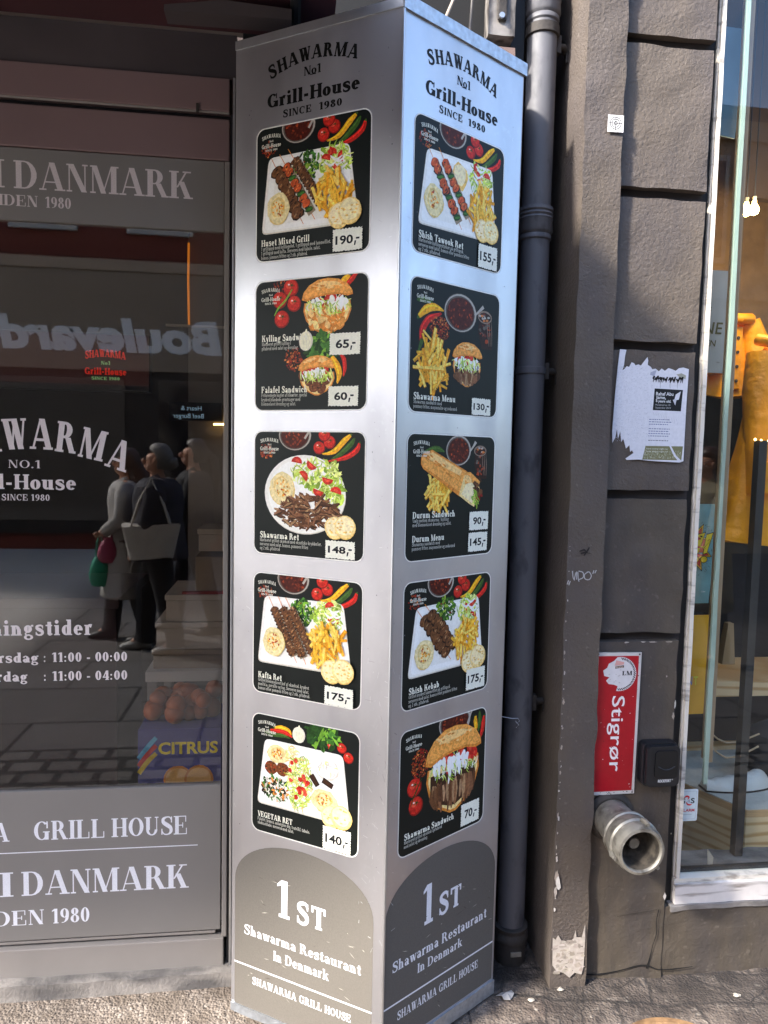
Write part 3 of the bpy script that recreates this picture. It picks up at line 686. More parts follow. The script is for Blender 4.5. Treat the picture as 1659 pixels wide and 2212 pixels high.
def skewer(A, x0, y0, x1, y1, w_, kind):
    dx, dy = x1 - x0, y1 - y0; l = math.hypot(dx, dy); ux, uy = dx / l, dy / l; a = math.atan2(dy, dx)
    bar(A, x0 - ux * .10, y0 - uy * .10, x1 + ux * .07, y1 + uy * .07, .005, .005, jit(C_['bun2']))
    bar(A, x0 + .012, y0 + .010, x1 + .012, y1 + .010, w_ * .95, w_ * .95, lin('#9c8a70'))
    n = {'kafta': 14, 'beef': 8, 'chick': 9}[kind]
    for k in range(n):
        t = (k + .5) / n; x, y = x0 + dx * t, y0 + dy * t
        if kind == 'chick' and k % 3 == 2:
            blob(A, x, y, l / n * .45, w_ * .5, jit(C_['green3'], .2), 9, .15, a + .3); blob(A, x, y, l / n * .2, w_ * .4, jit(C_['green'], .2), 7, .2, a + .3); continue
        base = {'kafta': ['beef', 'beef2', 'meat2'], 'beef': ['beef', 'beef3', 'beef2'], 'chick': ['chick', 'chick2', 'chick']}[kind]
        q = 1.25 if kind == 'beef' else 1; o = rd.uniform(-.15, .15) * w_ if kind == 'beef' else 0
        x += -uy * o; y += ux * o
        blob(A, x, y, l / n * .66 * q, w_ * .56 * q, jit(C_['char'], .2), 11, .12, a); blob(A, x - .003, y - .004, l / n * .58 * q, w_ * .5 * q, jit(C_[base[0]], .15), 11, .14, a)
        for i in range(7):
            px, py = inell(x, y, l / n * .45 * q, w_ * .4 * q); blob(A, px, py, w_ * .16, w_ * .07, jit(C_[rd.choice(base + ['beef3' if kind != 'chick' else 'chick3', 'char', 'meat3' if kind != 'chick' else 'chick2'])], .25), 6, .3, a + 1.2 + rd.uniform(-.4, .4))
def meat_pile(A, cx, cy, rx, ry, n, clip=None):
    for k in range(n):
        x, y = inell(cx, cy, rx, ry)
        if clip and not clip(x, y): continue
        a = rd.gauss(.1, .6); l = rd.uniform(.05, .12); c, s = math.cos(a) * l / 2, math.sin(a) * l / 2; w_ = rd.uniform(.014, .028)
        curve(A, [(x - c + .004, y - s + .006), (x, y + .008), (x + c + .004, y + s + .006)], [.006, w_ * 1.1, .006], jit(C_['beef2'], .2)); curve(A, [(x - c, y - s), (x, y - rd.uniform(-.012, .012)), (x + c, y + s)], [.006, w_, .006], jit(C_[rd.choice(['meat', 'meat', 'meat2', 'meat3', 'beef'])], .2))
def sandwich(A, x0, x1, y0, y1, kind):
    W_, H_ = x1 - x0, y1 - y0; X = lambda u: x0 + W_ * u; Y = lambda v: y0 + H_ * v; cx = X(.5)
    A.poly([(X(u), Y(v)) for u, v in ((.05, .42), (.95, .42), (.97, .58), (.9, .76), (.76, .9), (.56, 1.0), (.45, 1.0), (.24, .9), (.09, .74), (.03, .56))], C_['bun2']); A.poly([(X(u), Y(v)) for u, v in ((.08, .42), (.92, .42), (.94, .58), (.87, .75), (.73, .88), (.55, .97), (.46, .97), (.27, .88), (.12, .73), (.06, .56))], C_['pita'])
    if kind == 'fal':
        for u, v in ((.14, .5), (.3, .62), (.55, .6), (.75, .6), (.42, .78), (.62, .8)):
            blob(A, X(u), Y(v), W_ * .13, W_ * .14, jit(C_['fal']), 12, .08)
            for i in range(16): px, py = inell(X(u), Y(v), W_ * .11, W_ * .12); blob(A, px, py, .008, .006, jit(C_[rd.choice(['fal2', 'beef2', 'fal2'])], .25), 5, .3)
    elif kind == 'chick':
        for k in range(26):
            px, py = inell(cx, Y(.72), W_ * .36, H_ * .17); blob(A, px, py, .05, .036, jit(C_['bun2'], .15), 9, .3, rd.uniform(0, 3)); blob(A, px - .004, py - .006, .038, .024, jit(C_[rd.choice(['bun', 'bun3', 'pita', 'bun2'])], .12), 8, .3, rd.uniform(0, 3))
    else:
        A.poly([(X(u), Y(v)) for u, v in ((.1, .5), (.9, .5), (.9, .7), (.78, .84), (.55, .92), (.45, .92), (.22, .84), (.1, .7))], C_['beef2'])
        for k in range(58):
            t = rd.uniform(.1, .9); px = X(t); l = H_ * rd.uniform(.18, .32); py = Y(.60) + rd.uniform(0, .05)
            e = H_ * .33 * math.sqrt(max(0, 1 - ((t - .5) / .48) ** 2)); yb = min(py + l, Y(.66) + e)
            curve(A, [(px, py), (px + rd.uniform(-.015, .015), (py + yb) / 2), (px + (.5 - t) * .06, yb)], [.018, rd.uniform(.024, .04), .012], jit(C_[rd.choice(['meat', 'meat2', 'beef', 'meat3', 'meat'])], .2))
    strands(A, cx, Y(.46), W_ * .43, H_ * .13, 46, ['lett', 'lett2', 'sauce', 'lett3', 'lett2'], .11, 78)
    for k in range(7): px, py = inell(cx, Y(.40), W_ * .34, H_ * .09); tomato_wedge(A, px, py, W_ * rd.uniform(.08, .13))
    for k in range(16):
        px, py = inell(cx, Y(.42), W_ * .38, H_ * .06); blob(A, px, py, W_ * .06, W_ * .04, jit(C_['sauce'], .04), 9, .25, rd.uniform(0, 3)); curve(A, [(px, py - .01), (px + rd.uniform(-.01, .01), py + H_ * .06), (px + rd.uniform(-.012, .012), py + H_ * rd.uniform(.09, .2))], [W_ * .05, W_ * .055, .006], jit(C_['sauce'], .04))
    strands(A, cx, Y(.52), W_ * .40, H_ * .08, 22, ['lett', 'lett2', 'lett3'], .09, 75)
    top = [(X(.0), Y(.36)), (X(.03), Y(.24)), (X(.14), Y(.11)), (X(.32), Y(.02)), (X(.52), Y(0)), (X(.72), Y(.03)), (X(.9), Y(.13)), (X(.99), Y(.25)), (X(1), Y(.32)), (X(.9), Y(.34)), (X(.72), Y(.30)), (X(.5), Y(.30)), (X(.28), Y(.33)), (X(.1), Y(.39))]
    A.poly(top, C_['bun2']); A.poly([(x * .97 + cx * .03, (y - Y(.18)) * .88 + Y(.165)) for x, y in top], C_['bun']); A.poly([(X(.2), Y(.12)), (X(.42), Y(.05)), (X(.66), Y(.07)), (X(.8), Y(.12)), (X(.55), Y(.15)), (X(.3), Y(.17))], C_['bun3'])
    for i in range(16): px, py = inell(X(.5), Y(.13), W_ * .36, H_ * .07); blob(A, px, py, .02, .008, jit(C_[rd.choice(['bun2', 'bun3'])], .1), 7, .3)
def wrap(A):
    P = [(.15, .165), (.28, .125), (.83, .40), (.86, .46), (.76, .585), (.15, .235)]
    A.poly([(.145, .19), (.17, .15), (.26, .125), (.66, .295), (.70, .36), (.62, .49), (.58, .50), (.17, .275), (.145, .24)], C_['bun2'])
    A.poly([(.155, .19), (.18, .155), (.26, .135), (.645, .30), (.68, .36), (.60, .475), (.18, .26), (.155, .235)], C_['bun'])
    A.poly([(.2, .165), (.27, .145), (.6, .29), (.58, .33), (.2, .19)], C_['bun3'])
    A.poly([(.57, .49), (.64, .30), (.70, .32), (.80, .40), (.82, .45), (.755, .59), (.70, .565)], C_['pita']); A.poly([(.60, .48), (.68, .36), (.76, .42), (.73, .56)], C_['pita3'])
    A.poly([(.63, .305), (.70, .30), (.82, .38), (.80, .42), (.72, .385), (.64, .40)], C_['bun']); blob(A, .67, .355, .05, .03, C_['bun3'], 9, .2, .6)
    for k in range(26): x, y = inell(.80, .44, .055, .085); blob(A, x, y, .026, .014, jit(C_[rd.choice(['meat2', 'beef', 'chick3', 'tom3', 'beef2'])], .25), 7, .3, 1.1 + rd.uniform(-.5, .5))
    strands(A, .77, .53, .035, .06, 18, ['lett', 'lett3', 'green2'], .08, 70)
    for k in range(14): x, y = inell(.40, .27, .2, .05); blob(A, x, y + (x - .4) * .45, .025, .008, jit(C_['bun2'], .1), 7, .3, .45)
def cola(A, cx, cy, rx, h):
    A.poly([(cx - rx * .75, cy), (cx + rx * .75, cy + h * .1), (cx + rx * 1.15, cy + h), (cx - rx * .3, cy + h * 1.02), (cx - rx * .9, cy + h * .5)], C_['cola'])
    for k in range(26): x, y = inell(cx + rx * .1, cy + h * .5, rx * .7, h * .42); blob(A, x, y, rx * .22, .016, jit(C_[rd.choice(['dip2', 'spice', 'cola', 'cola', 'steel2'])], .3), 7, .4, rd.uniform(-.6, .6))
    blob(A, cx, cy + .01, rx, rx * .6, C_['glass'], 16, .02); blob(A, cx, cy + .012, rx * .86, rx * .46, C_['cola'], 14, .03)
    for k in range(9): x, y = inell(cx, cy + .01, rx * .7, rx * .35); blob(A, x, y, .016, .01, jit(C_[rd.choice(['spice2', 'steel', 'dip2'])], .2), 6, .3)
    for k in range(3): curve(A, [(cx + rx * (.9 - k * .3), cy + h * .1), (cx + rx * (1.05 - k * .3), cy + h * .5), (cx + rx * (1.1 - k * .2), cy + h * .9)], [.002, .006, .002], C_['glass'])
def top_row(A, bx=.38, dx=0.0, dim=False):
    spices(A, .12 + dx, .16, .07, .06, 50); bowl(A, bx, .03, .15, .125, [(bx + .09, .06), (bx + .13, .0)])
    for x, y in ((.60, .13), (.69, .085), (.645, .03)): tomato(A, x, y, .052)
    chili(A, [(.87, .03), (.82, .07), (.73, .155), (.63, .18)], .045, 'chy'); chili(A, [(.90, .06), (.87, .10), (.79, .17), (.71, .22)], .042, 'chg'); chili(A, [(.945, .09), (.92, .145), (.83, .20), (.68, .235)], .042, 'chr_')
MINI = dict(W=.22, T=.09, h=.08, s=.05)
def mini_logo(A, w, h, y=.0):
    c = C_['cream']; X = lambda u: u * w; Y = lambda v: (1 - v) * h
    write(A, 'SHAWARMA', X(.065), Y(.098 + y), .0088, c, width=X(.165), arch=lambda t: (.0045 * (1 - (2 * t - 1) ** 2), -(2 * t - 1) * .22), track=.05, **MINI)
    write(A, 'No1', X(.148), Y(.117 + y), .0045, c, width=X(.035), align='c', **MINI); write(A, 'Grill-House', X(.06), Y(.157 + y), .0098, c, width=X(.175), **MINI); write(A, 'SINCE 1980', X(.093), Y(.182 + y), .0048, c, width=X(.11), **MINI)

def food(i):
    def f1(A):
        top_row(A); plate_square(A, (.115, .225), (.82, .215), (.905, .78), (.055, .785)); tabouleh(A, .455, .33, .12, .10); salad(A, .70, .33, .13, .12)
        skewer(A, .19, .32, .40, .69, .085, 'beef'); skewer(A, .27, .30, .50, .67, .075, 'chick'); skewer(A, .35, .27, .59, .62, .08, 'kafta'); hummus(A, .21, .61, .10, .115); fries(A, .69, .55, .15, .14, 60, -10); pita2(A, .745, .725, .835, .70, .095)
    def f2(A):
        chili(A, [(.84, .01), (.80, .04), (.76, .08), (.72, .12)], .05, 'chy'); chili(A, [(.9, .0), (.86, .04), (.82, .08), (.78, .14)], .04, 'chr_')
        spices(A, .24, .05, .08, .05, 40)
        for x, y, r in ((.33, .07, .068), (.23, .155, .066), (.36, .19, .062), (.25, .30, .068)): tomato(A, x, y, r)
        curve(A, [(.34, .08), (.28, .16), (.22, .21), (.18, .27)], [.01, .014, .014, .008], C_['green2']); sandwich(A, .43, .87, .02, .435, 'chick')
        parsley(A, .64, .535, .15, .10); garlic(A, .47, .475, .062, .075); spices(A, .36, .61, .08, .09, 130); chili(A, [(.77, .58), (.80, .62), (.81, .69), (.80, .75)], .035, 'chr_')
        sandwich(A, .405, .735, .585, .885, 'fal'); chili(A, [(.70, .60), (.74, .66), (.765, .73), (.75, .80)], .055, 'chy')
    def f3(A):
        top_row(A); blob(A, .474, .504, .365, .312, C_['plate3'], 36, 0); blob(A, .47, .497, .365, .31, C_['plate'], 36, 0); blob(A, .47, .495, .33, .28, C_['plate2'], 36, 0)
        leaves(A, .60, .34, .20, .12, 60, ['lett', 'lett2', 'lett3'], .04); leaves(A, .72, .48, .09, .12, 40, ['lett', 'lett3'], .04); strands(A, .58, .33, .22, .11, 90, ['lett', 'lett2', 'lett2', 'lett3']); strands(A, .72, .48, .09, .13, 50, ['lett', 'lett2', 'lett3'])
        for x, y, a in ((.40, .25, 3.3), (.54, .255, .6), (.455, .36, 4), (.68, .365, .2), (.60, .46, .3), (.75, .475, 3.4)): tomato_wedge(A, x, y, .05, a)
        hummus(A, .265, .455, .115, .13); meat_pile(A, .50, .63, .27, .13, 170, lambda x, y: y > .46 + abs(x - .52) * .45); pita2(A, .745, .745, .835, .735, .09)
    def f4(A):
        top_row(A); plate_square(A, (.11, .185), (.835, .18), (.915, .735), (.05, .735)); tabouleh(A, .475, .285, .11, .10); salad(A, .71, .30, .13, .12)
        for x0, y0, x1, y1 in ((.20, .28, .39, .64), (.29, .27, .48, .64), (.37, .27, .57, .60)): skewer(A, x0, y0, x1, y1, .078, 'kafta')
        hummus(A, .21, .555, .10, .115); fries(A, .71, .53, .15, .15, 62, -14); pita2(A, .745, .72, .845, .705, .095)
    def f5(A):
        chili(A, [(.22, .10), (.28, .09), (.35, .10), (.38, .13)], .045, 'chy'); chili(A, [(.18, .125), (.26, .12), (.34, .125), (.39, .15)], .04, 'chr_'); chili(A, [(.14, .15), (.22, .155), (.3, .15), (.37, .16)], .035, 'chg')
        for x, y, r in ((.74, .155, .03), (.84, .15, .042), (.90, .215, .045)): tomato(A, x, y, r)
        plate_square(A, (.125, .20), (.855, .20), (.925, .755), (.055, .75)); parsley(A, .66, .10, .13, .10); garlic(A, .45, .115, .06, .065)
        hummus(A, .25, .31, .10, .075); strands(A, .38, .29, .06, .06, 30, ['humm2', 'humm', 'lett2'])
        for x, y in ((.19, .435), (.30, .43)):
            blob(A, x, y, .062, .058, C_['fal'], 14, .05)
            for i in range(30): px, py = inell(x, y, .054, .05); blob(A, px, py, .009, .007, jit(C_[rd.choice(['fal2', 'spice', 'beef2', 'chick3'])], .25), 5, .3)
        leaves(A, .235, .605, .13, .10, 200, ['green3', 'green3', 'green', 'char', 'bun2', 'plate3'], .022); strands(A, .46, .50, .11, .23, 190, ['lett2', 'lett', 'lett', 'humm2', 'lett3'], .10)
        for k in range(16): x, y = inell(.46, .48, .09, .21); blob(A, x, y, .024, .02, jit(C_[rd.choice(['tom', 'tom2'])]), 5, .3, rd.uniform(0, 3))
        blob(A, .715, .345, .105, .085, C_['plate3'], 16, .06); blob(A, .71, .34, .10, .08, C_['sauce'], 16, .06); strands(A, .71, .34, .08, .06, 24, ['plate3', 'lett2', 'sauce'], .05)
        for x, y, a in ((.60, .455, .9), (.72, .455, .4)): bar(A, x - .05 * math.cos(a), y - .05 * math.sin(a), x + .05 * math.cos(a), y + .05 * math.sin(a), .05, .045, C_['char']); bar(A, x - .045 * math.cos(a), y - .05 * math.sin(a), x + .04 * math.cos(a), y + .04 * math.sin(a), .028, .024, C_['beef2'])
        hummus(A, .69, .60, .12, .09); pita2(A, .755, .715, .845, .70, .095)
    def g1(A):
        top_row(A, .40); plate_square(A, (.13, .22), (.855, .195), (.92, .76), (.055, .78)); blob(A, .49, .34, .085, .10, C_['pita2'], 10, .15); blob(A, .485, .33, .07, .085, C_['pita3'], 10, .15); salad(A, .72, .30, .13, .12)
        skewer(A, .20, .29, .48, .68, .085, 'chick'); skewer(A, .31, .27, .58, .62, .08, 'chick'); hummus(A, .21, .585, .10, .115); fries(A, .735, .53, .135, .16, 60, -12); pita2(A, .75, .695, .85, .685, .09)
    def g2(A):
        chili(A, [(.08, .17), (.14, .16), (.2, .17), (.26, .2)], .05, 'chg'); chili(A, [(.09, .29), (.16, .23), (.25, .20), (.35, .215)], .065, 'chy'); chili(A, [(.12, .47), (.13, .38), (.20, .29), (.33, .24)], .06, 'chr_'); curve(A, [(.13, .45), (.10, .53), (.08, .56)], [.04, .02, .01], C_['chg'])
        spices(A, .31, .36, .105, .095, 230); bowl(A, .537, .205, .185, .148, [(.70, .20), (.74, .17), (.80, .12)]); cola(A, .82, .19, .085, .26)
        fries(A, .25, .63, .14, .19, 70, 8, .2); sandwich(A, .455, .80, .42, .77, 'beef')
    def g3(A):
        chili(A, [(.2, .14), (.28, .12), (.34, .12), (.4, .14)], .05, 'chg'); bowl(A, .56, .125, .145, .125, [(.69, .13), (.73, .09), (.76, .05)]); cola(A, .815, .115, .075, .24); fries(A, .345, .455, .11, .12, 56, 12, .19); wrap(A)
    def g4(A):
        top_row(A, .40); plate_square(A, (.135, .205), (.85, .185), (.92, .735), (.06, .745)); tabouleh(A, .46, .26, .11, .10); salad(A, .72, .29, .12, .12)
        skewer(A, .21, .30, .49, .62, .088, 'beef'); skewer(A, .29, .26, .57, .57, .085, 'beef'); hummus(A, .23, .58, .105, .115); fries(A, .71, .53, .14, .15, 60, -12); pita2(A, .745, .72, .85, .695, .095)
    def g5(A):
        bowl(A, .61, .05, .19, .15, [(.76, .1), (.81, .0)]); chili(A, [(.86, .06), (.86, .1), (.87, .16), (.86, .2)], .045, 'chy'); chili(A, [(.97, .08), (.96, .14), (.95, .2), (.92, .28)], .05, 'chr_'); chili(A, [(.91, .04), (.915, .1), (.91, .14), (.9, .2)], .045, 'chg')
        spices(A, .225, .30, .10, .115, 220); tomato(A, .165, .475, .078); tomato(A, .185, .625, .078); curve(A, [(.24, .42), (.19, .5), (.15, .56), (.13, .62)], [.008, .014, .012, .006], C_['green3']); sandwich(A, .275, .94, .08, .80, 'beef')
    return dict(L=[f1, f2, f3, f4, f5], R=[g1, g2, g3, g4, g5])[i[0]][i[1]]

TXT = {
 ('L', 0): ([('Huset Mixed Grill', .885, .063, .435, ['1 grillspyd med kyllingelet, 1 grillspyd med lammefilet,', '1 grillspyd med kafta. Serveres med tabule, salat,', 'homus, pommes frittes og 2 stk. pitabrod.'], (.62, .53, .42))], [('190,-', .70, .945, .825, .985)],
   'menu picture of a mixed grill plate priced 190, topmost on the left face'),
 ('L', 1): ([('Kylling Sandwich', .465, .068, .42, ['Marineret grillet kylling i', 'pitabrod med salat og dressing'], (.27, .33)), ('Falafel Sandwich', .86, .068, .42, ['Friturestegte kugler af kikærter, special', 'krydret,blandede grontsager med', 'hjemmelavet dressing og salat.'], (.42, .36, .32))], [('65,-', .68, .94, .43, .59), ('60,-', .675, .93, .82, .968)],
   'menu picture of chicken and falafel pita sandwiches priced 65 and 60'),
 ('L', 2): ([('Shawarma Ret', .865, .065, .365, ['Marineret grillet oksekod med eksotiske krydderier,', 'serveres med salat, homus, pommes frites', 'og 2 stk. pitabrod'], (.57, .45, .19))], [('148,-', .67, .925, .845, .985)],
   'menu picture of sliced meat and salad on a round white plate priced 148'),
 ('L', 3): ([('Kafta Ret', .865, .07, .225, ['Grillet hjemmelavet bof af oksekod, krydret', 'med bl.a. persille og log. Serveres med salat,', 'homus eller pommes frites og 2 stk. pitabrod.'], (.48, .48, .49))], [('175,-', .69, .94, .835, .985)],
   'menu picture of three brown minced-meat skewers with fries priced 175'),
 ('L', 4): ([('VEGETAR RET', .87, .065, .335, ['Falafel, homus, aubergine dip, tzatziki, tabule,', 'vindrueblade, serveres med salat.'], (.5, .35))], [('140,-', .685, .935, .80, .985)],
   'menu picture of the vegetarian plate with falafel balls priced 140'),
 ('R', 0): ([('Shish Tawook Ret', .885, .06, .475, ['Marinerede kyllingestykker på grillspyd,', 'serveres med salat, homus eller pommes frites', 'og 2 stk. pitabrod.'], (.48, .545, .23))], [('155,-', .71, .935, .80, .985)],
   'menu picture of two chicken skewers with green pepper on a plate priced 155'),
 ('R', 1): ([('Shawarma Menu', .90, .05, .45, ['Shawarma sandwich med', 'pommes frites, mayonnaise og sodavand'], (.30, .47))], [('130,-', .69, .915, .85, .985)],
   'menu picture of pita sandwich with fries, sauce bowl and cola priced 130'),
 ('R', 2): ([('Durum Sandwich', .66, .07, .46, ['Vælg mellem shawarma / kylling', 'med hjemmelavet dressing og salat.'], (.39, .42)), ('Durum Menu', .845, .07, .345, ['Shawarma sandwich med', 'pommes frites, mayonnaise og sodavand'], (.30, .47))], [('90,-', .70, .93, .63, .785), ('145,-', .695, .925, .805, .965)],
   'menu picture of a large rolled wrap over fries priced 90 and 145'),
 ('R', 3): ([('Shish Kebab', .87, .07, .33, ['Grillet krydret lammefilet på grillspyd,', 'serveres med salat, homus eller pommes frites', 'og 2 stk. pitabrod.'], (.46, .54, .22))], [('175,-', .715, .945, .79, .965)],
   'menu picture of two knobbly meat skewers on a square plate priced 175'),
 ('R', 4): ([('Shawarma Sandwich', .865, .065, .56, ['Marineret grillet oksekod i pitabrod', 'med salat og dressing.'], (.42, .26))], [('70,-', .71, .935, .78, .965)],
   'menu picture filled by one big meat pita sandwich priced 70'),
}
PZ = {('L', 0): (2.0235, 2.3485), ('L', 1): (1.653, 1.977), ('L', 2): (1.2865, 1.603), ('L', 3): (.9185, 1.2385), ('L', 4): (.5405, .8635),
      ('R', 0): (2.0235, 2.339), ('R', 1): (1.651, 1.9705), ('R', 2): (1.2895, 1.6025), ('R', 3): (.9185, 1.241), ('R', 4): (.5435, .8695)}
for side in 'LR':
    for i in range(5):
        z0, z1 = PZ[(side, i)]; u0, w_ = (.0645, .3235) if side == 'L' else (.0385, .3235); h_ = z1 - z0
        heads, prices, label = TXT[(side, i)]
        P = empty('menu_poster', (0, 0, 0), 0, label, 'poster', 'menu pictures stuck on the column')
        face_obj(P, side, u0, z0, .0005)
        A = Art(0.0); A.poly(rrect(0, w_, 0, h_, .024), lin('#efece2')); A.poly(rrect(.0026, w_ - .0026, .0026, h_ - .0026, .0220), C_['bg']); A.build('backing', M['print'], P)
        A = Art(.0001); A.frame(0, h_, w_, -h_); rd.seed(hash((side == 'L', i)) % 1000 + 5); food((side, i))(A)
        # keep the picture inside the sheet
        lo, hi = .0027, w_ - .0027; zhi = h_ - .0027
        for k, (x, y, z) in enumerate(A.v):
            zz = min(z, zhi); x = min(max(x, lo), hi); rr = .022
            if zz > zhi - rr:
                dz = zz - (zhi - rr); e = rr - math.sqrt(max(0, rr * rr - dz * dz)); x = min(max(x, lo + e), hi - e)
            A.v[k] = (x, y, zz)
        A.build('food_picture', M['food'], P); dtop = A.top + .00008
        A = Art(dtop); mini_logo(A, w_, h_, -.005 if i == 4 else 0); A.build('shop_logo', M['print'], P)
        A = Art(dtop + .00012)
        for t, v, ua, ub, lines, ws in heads:
            hc = .0158 if t != 'VEGETAR RET' else .0150
            write(A, t, ua * w_, (1 - v) * h_, hc, C_['cream'], width=ub * w_, track=.07, W=.235, T=.10, h=.085, s=.06)
            for k, (ln, wd) in enumerate(zip(lines, ws)):
                write(A, ln, ua * w_, (1 - v - .0335 * (k + 1) + .002) * h_, .0088, lin('#d6d3c4'), width=wd * w_, track=.05, W=.14, T=.07, h=.06, s=.05)
        A.build('dish_name', M['print'], P)
        for t, ua, ub, va, vb in prices:
            A = Art(dtop + .0005); x0, x1, y0, y1 = ua * w_, ub * w_, (1 - vb) * h_, (1 - va) * h_
            P2 = []; rr = random.Random(i * 7 + ord(side)); n = 9
            def edge(a, b, nx, ny):
                for k in range(n):
                    for f in (0, .5):
                        tt = (k + f) / n; dd = rr.uniform(.0, .0022) * (1 if f else -.4); P2.append((a[0] + (b[0] - a[0]) * tt + nx * dd, a[1] + (b[1] - a[1]) * tt + ny * dd))
            edge((x0, y0), (x1, y0), 0, 1); edge((x1, y0), (x1, y1), -1, 0); edge((x1, y1), (x0, y1), 0, -1); edge((x0, y1), (x0, y0), 1, 0)
            A.poly(P2, C_['cream']); pw = x1 - x0
            num = t[:-2]
            nw = pw * (.60 if len(num) == 3 else .44); xs = x0 + pw * (.09 if len(num) == 3 else .2)
            sans(A, num, xs, y0 + (y1 - y0) * .32, (y1 - y0) * .38, C_['ink'], width=nw, bold=.03)
            xe = xs + nw + pw * .035; yb = y0 + (y1 - y0) * .32
            A.poly([(xe + .0015, yb + .0045), (xe + .0060, yb + .0045), (xe + .0034, yb - .006), (xe - .0002, yb - .006)], C_['ink']); A.poly([(xe + .0050, yb + .0080), (xe + .0145, yb + .0080), (xe + .0145, yb + .0122), (xe + .0050, yb + .0122)], C_['ink'])
            A.build('price_tag', M['print'], P)

# ------------------------------------------------------------------ left shopfront
YD = 2.13
XL = -3.2                                              # it runs on to the left, beyond the frame
shop = empty('shopfront', (XL, YD, 0), 0, 'grey grill shop front with dark glass door panel left of the column', 'shopfront')
def sp(o): o.location = Vector(o.location) - Vector((XL, YD, 0)); o.parent = shop; return o
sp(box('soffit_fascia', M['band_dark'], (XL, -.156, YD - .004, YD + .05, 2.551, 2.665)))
sp(box('fascia_band', M['band'], (XL, -.174, YD - .012, YD + .05, 2.464, 2.549), bevel=.003))
sp(box('fascia_band', M['band'], (XL, -.174, YD - .010, YD + .05, 2.336, 2.444), bevel=.003))
sp(box('shadow_gap', M['gasket'], (XL, -.174, YD + .02, YD + .05, 2.4445, 2.4635)))
g = MB().tube([(XL, YD - .004, 2.4625), (-.176, YD - .004, 2.4625)], .0035, 8).build('fascia_lip', M['frame_grey']); sp(g)
g = MB().box(-.262, -.255, YD - .016, YD - .011, 2.455, 2.478).build('fascia_hook', M['iron']); sp(g)
sp(box('sign_panel', M['panel_grey'], (XL, -.1885, YD - .006, YD + .02, 2.148, 2.333)))
low = box('sign_panel', M['panel_grey'], (XL, -.1905, YD - .006, YD + .02, .142, .583), bevel=.002); sp(low)
sp(box('drip_groove', M['gasket'], (XL, -.186, YD + .012, YD + .04, .122, .1418)))
sp(box('drip_rail', M['frame_grey'], (XL, -.205, YD - .001, YD + .011, .128, .137), bevel=.002))
sp(box('kick_plate', M['frame_grey'], (XL, -.1805, YD - .014, YD + .03, .013, .1195), bevel=.003))
sp(box('door_stile', M['frame_grey'], (-.1865, -.1725, YD - .010, YD + .05, .1205, 2.334), bevel=.002))
sp(box('door_gasket', M['gasket'], (-.1725, -.165, YD - .002, YD + .05, .03, 2.46)))
sp(box('outer_profile', M['alu_edge'], (-.165, -.1585, YD - .018, YD + .05, .03, 2.55), bevel=.0015))
sp(box('outer_gasket', M['gasket'], (-.1585, -.140, YD - .004, YD + .05, .03, 2.55)))
gl = box('glass_pane', M['glass'], (XL, -.1905, YD + .004, YD + .010, .575, 2.16)); sp(gl)
CLA = dict(W=.22, T=.05, h=.055, s=.085)
LETT = lin('#d9cfcf'); LETW = lin('#e6e6ec')
A = Art(0.0)
write(A, 'DANMARK', -.272, 2.2295, .0715, LETT, width=.459, align='r', track=.03, **CLA); write(A, 'I', -.757, 2.2295, .0715, LETT, width=.034, align='r', **CLA)
write(A, '1980', -.588, 2.184, .0285, LETT, width=.066, align='r', track=.06, **CLA); write(A, 'SIDEN', -.672, 2.184, .0285, LETT, width=.125, align='r', track=.06, **CLA)
o = A.build('sign_lettering', M['print']); o.location = (0, YD - .0065, 0); sp(o)
A = Art(0.0)
write(A, 'HOUSE', -.284, .4385, .0555, LETW, width=.213, align='r', track=.05, **CLA); write(A, 'GRILL', -.5145, .4385, .0555, LETW, width=.195, align='r', track=.05, **CLA); write(A, 'SHAWARMA', -.7745, .4385, .0555, LETW, width=.37, align='r', track=.05, **CLA)
A.poly([(-1.35, .4028), (-.256, .4028), (-.256, .4055), (-1.35, .4055)], LETW)
write(A, 'DANMARK', -.282, .276, .0715, LETW, width=.461, align='r', track=.03, **CLA); write(A, 'I', -.768, .276, .0715, LETW, width=.035, align='r', **CLA)
write(A, '1980', -.559, .189, .044, LETW, width=.105, align='r', track=.06, **CLA); write(A, 'SIDEN', -.683, .189, .044, LETW, width=.20, align='r', track=.06, **CLA)
o = A.build('sign_lettering', M['print']); o.location = (0, YD - .0065, 0); sp(o)
A = Art(0.0)
wl = dict(W=.25, T=.085, h=.075, s=.07)
arch_ = lambda t: (.075 * (1 - (2 * t - 1) ** 2) if True else 0, -(2 * t - 1) * .32)
write(A, 'SHAWARMA', -.945, 1.478, .083, LETT, width=.492, arch=lambda t: (.066 * (1 - (2 * t - 1) ** 2), -(2 * t - 1) * .36), track=.06, **wl)
write(A, 'NO.1', -.677, 1.4915, .0215, LETT, width=.086, align='r', track=.08, W=.17, T=.05, h=.05, s=.07)
write(A, 'Grill-House', -.586, 1.4335, .0405, LETT, width=.312, align='r', track=.07, **wl)
write(A, 'SINCE 1980', -.656, 1.4025, .0172, LETT, width=.126, align='r', track=.09, W=.2, T=.08, h=.07, s=.06)
write(A, 'Åbningstider', -.547, 1.0265, .043, LETT, width=.345, align='r', track=.1, **wl)
for z, d in ((.950, 'Søndag - torsdag'), (.8965, 'Fredag - lørdag')):
    write(A, d, -.692 if z > .93 else -.722, z, .0275, LETT, width=.33 if z > .93 else .29, align='r', track=.08, **wl)
    write(A, ':', -.672, z, .0275, LETT, width=.007, align='r', **wl)
write(A, '11:00 - 00:00', -.4525, .950, .0268, LETT, width=.204, align='r', track=.09, **wl); write(A, '11:00 - 04:00', -.4525, .8965, .0268, LETT, width=.204, align='r', track=.09, **wl)
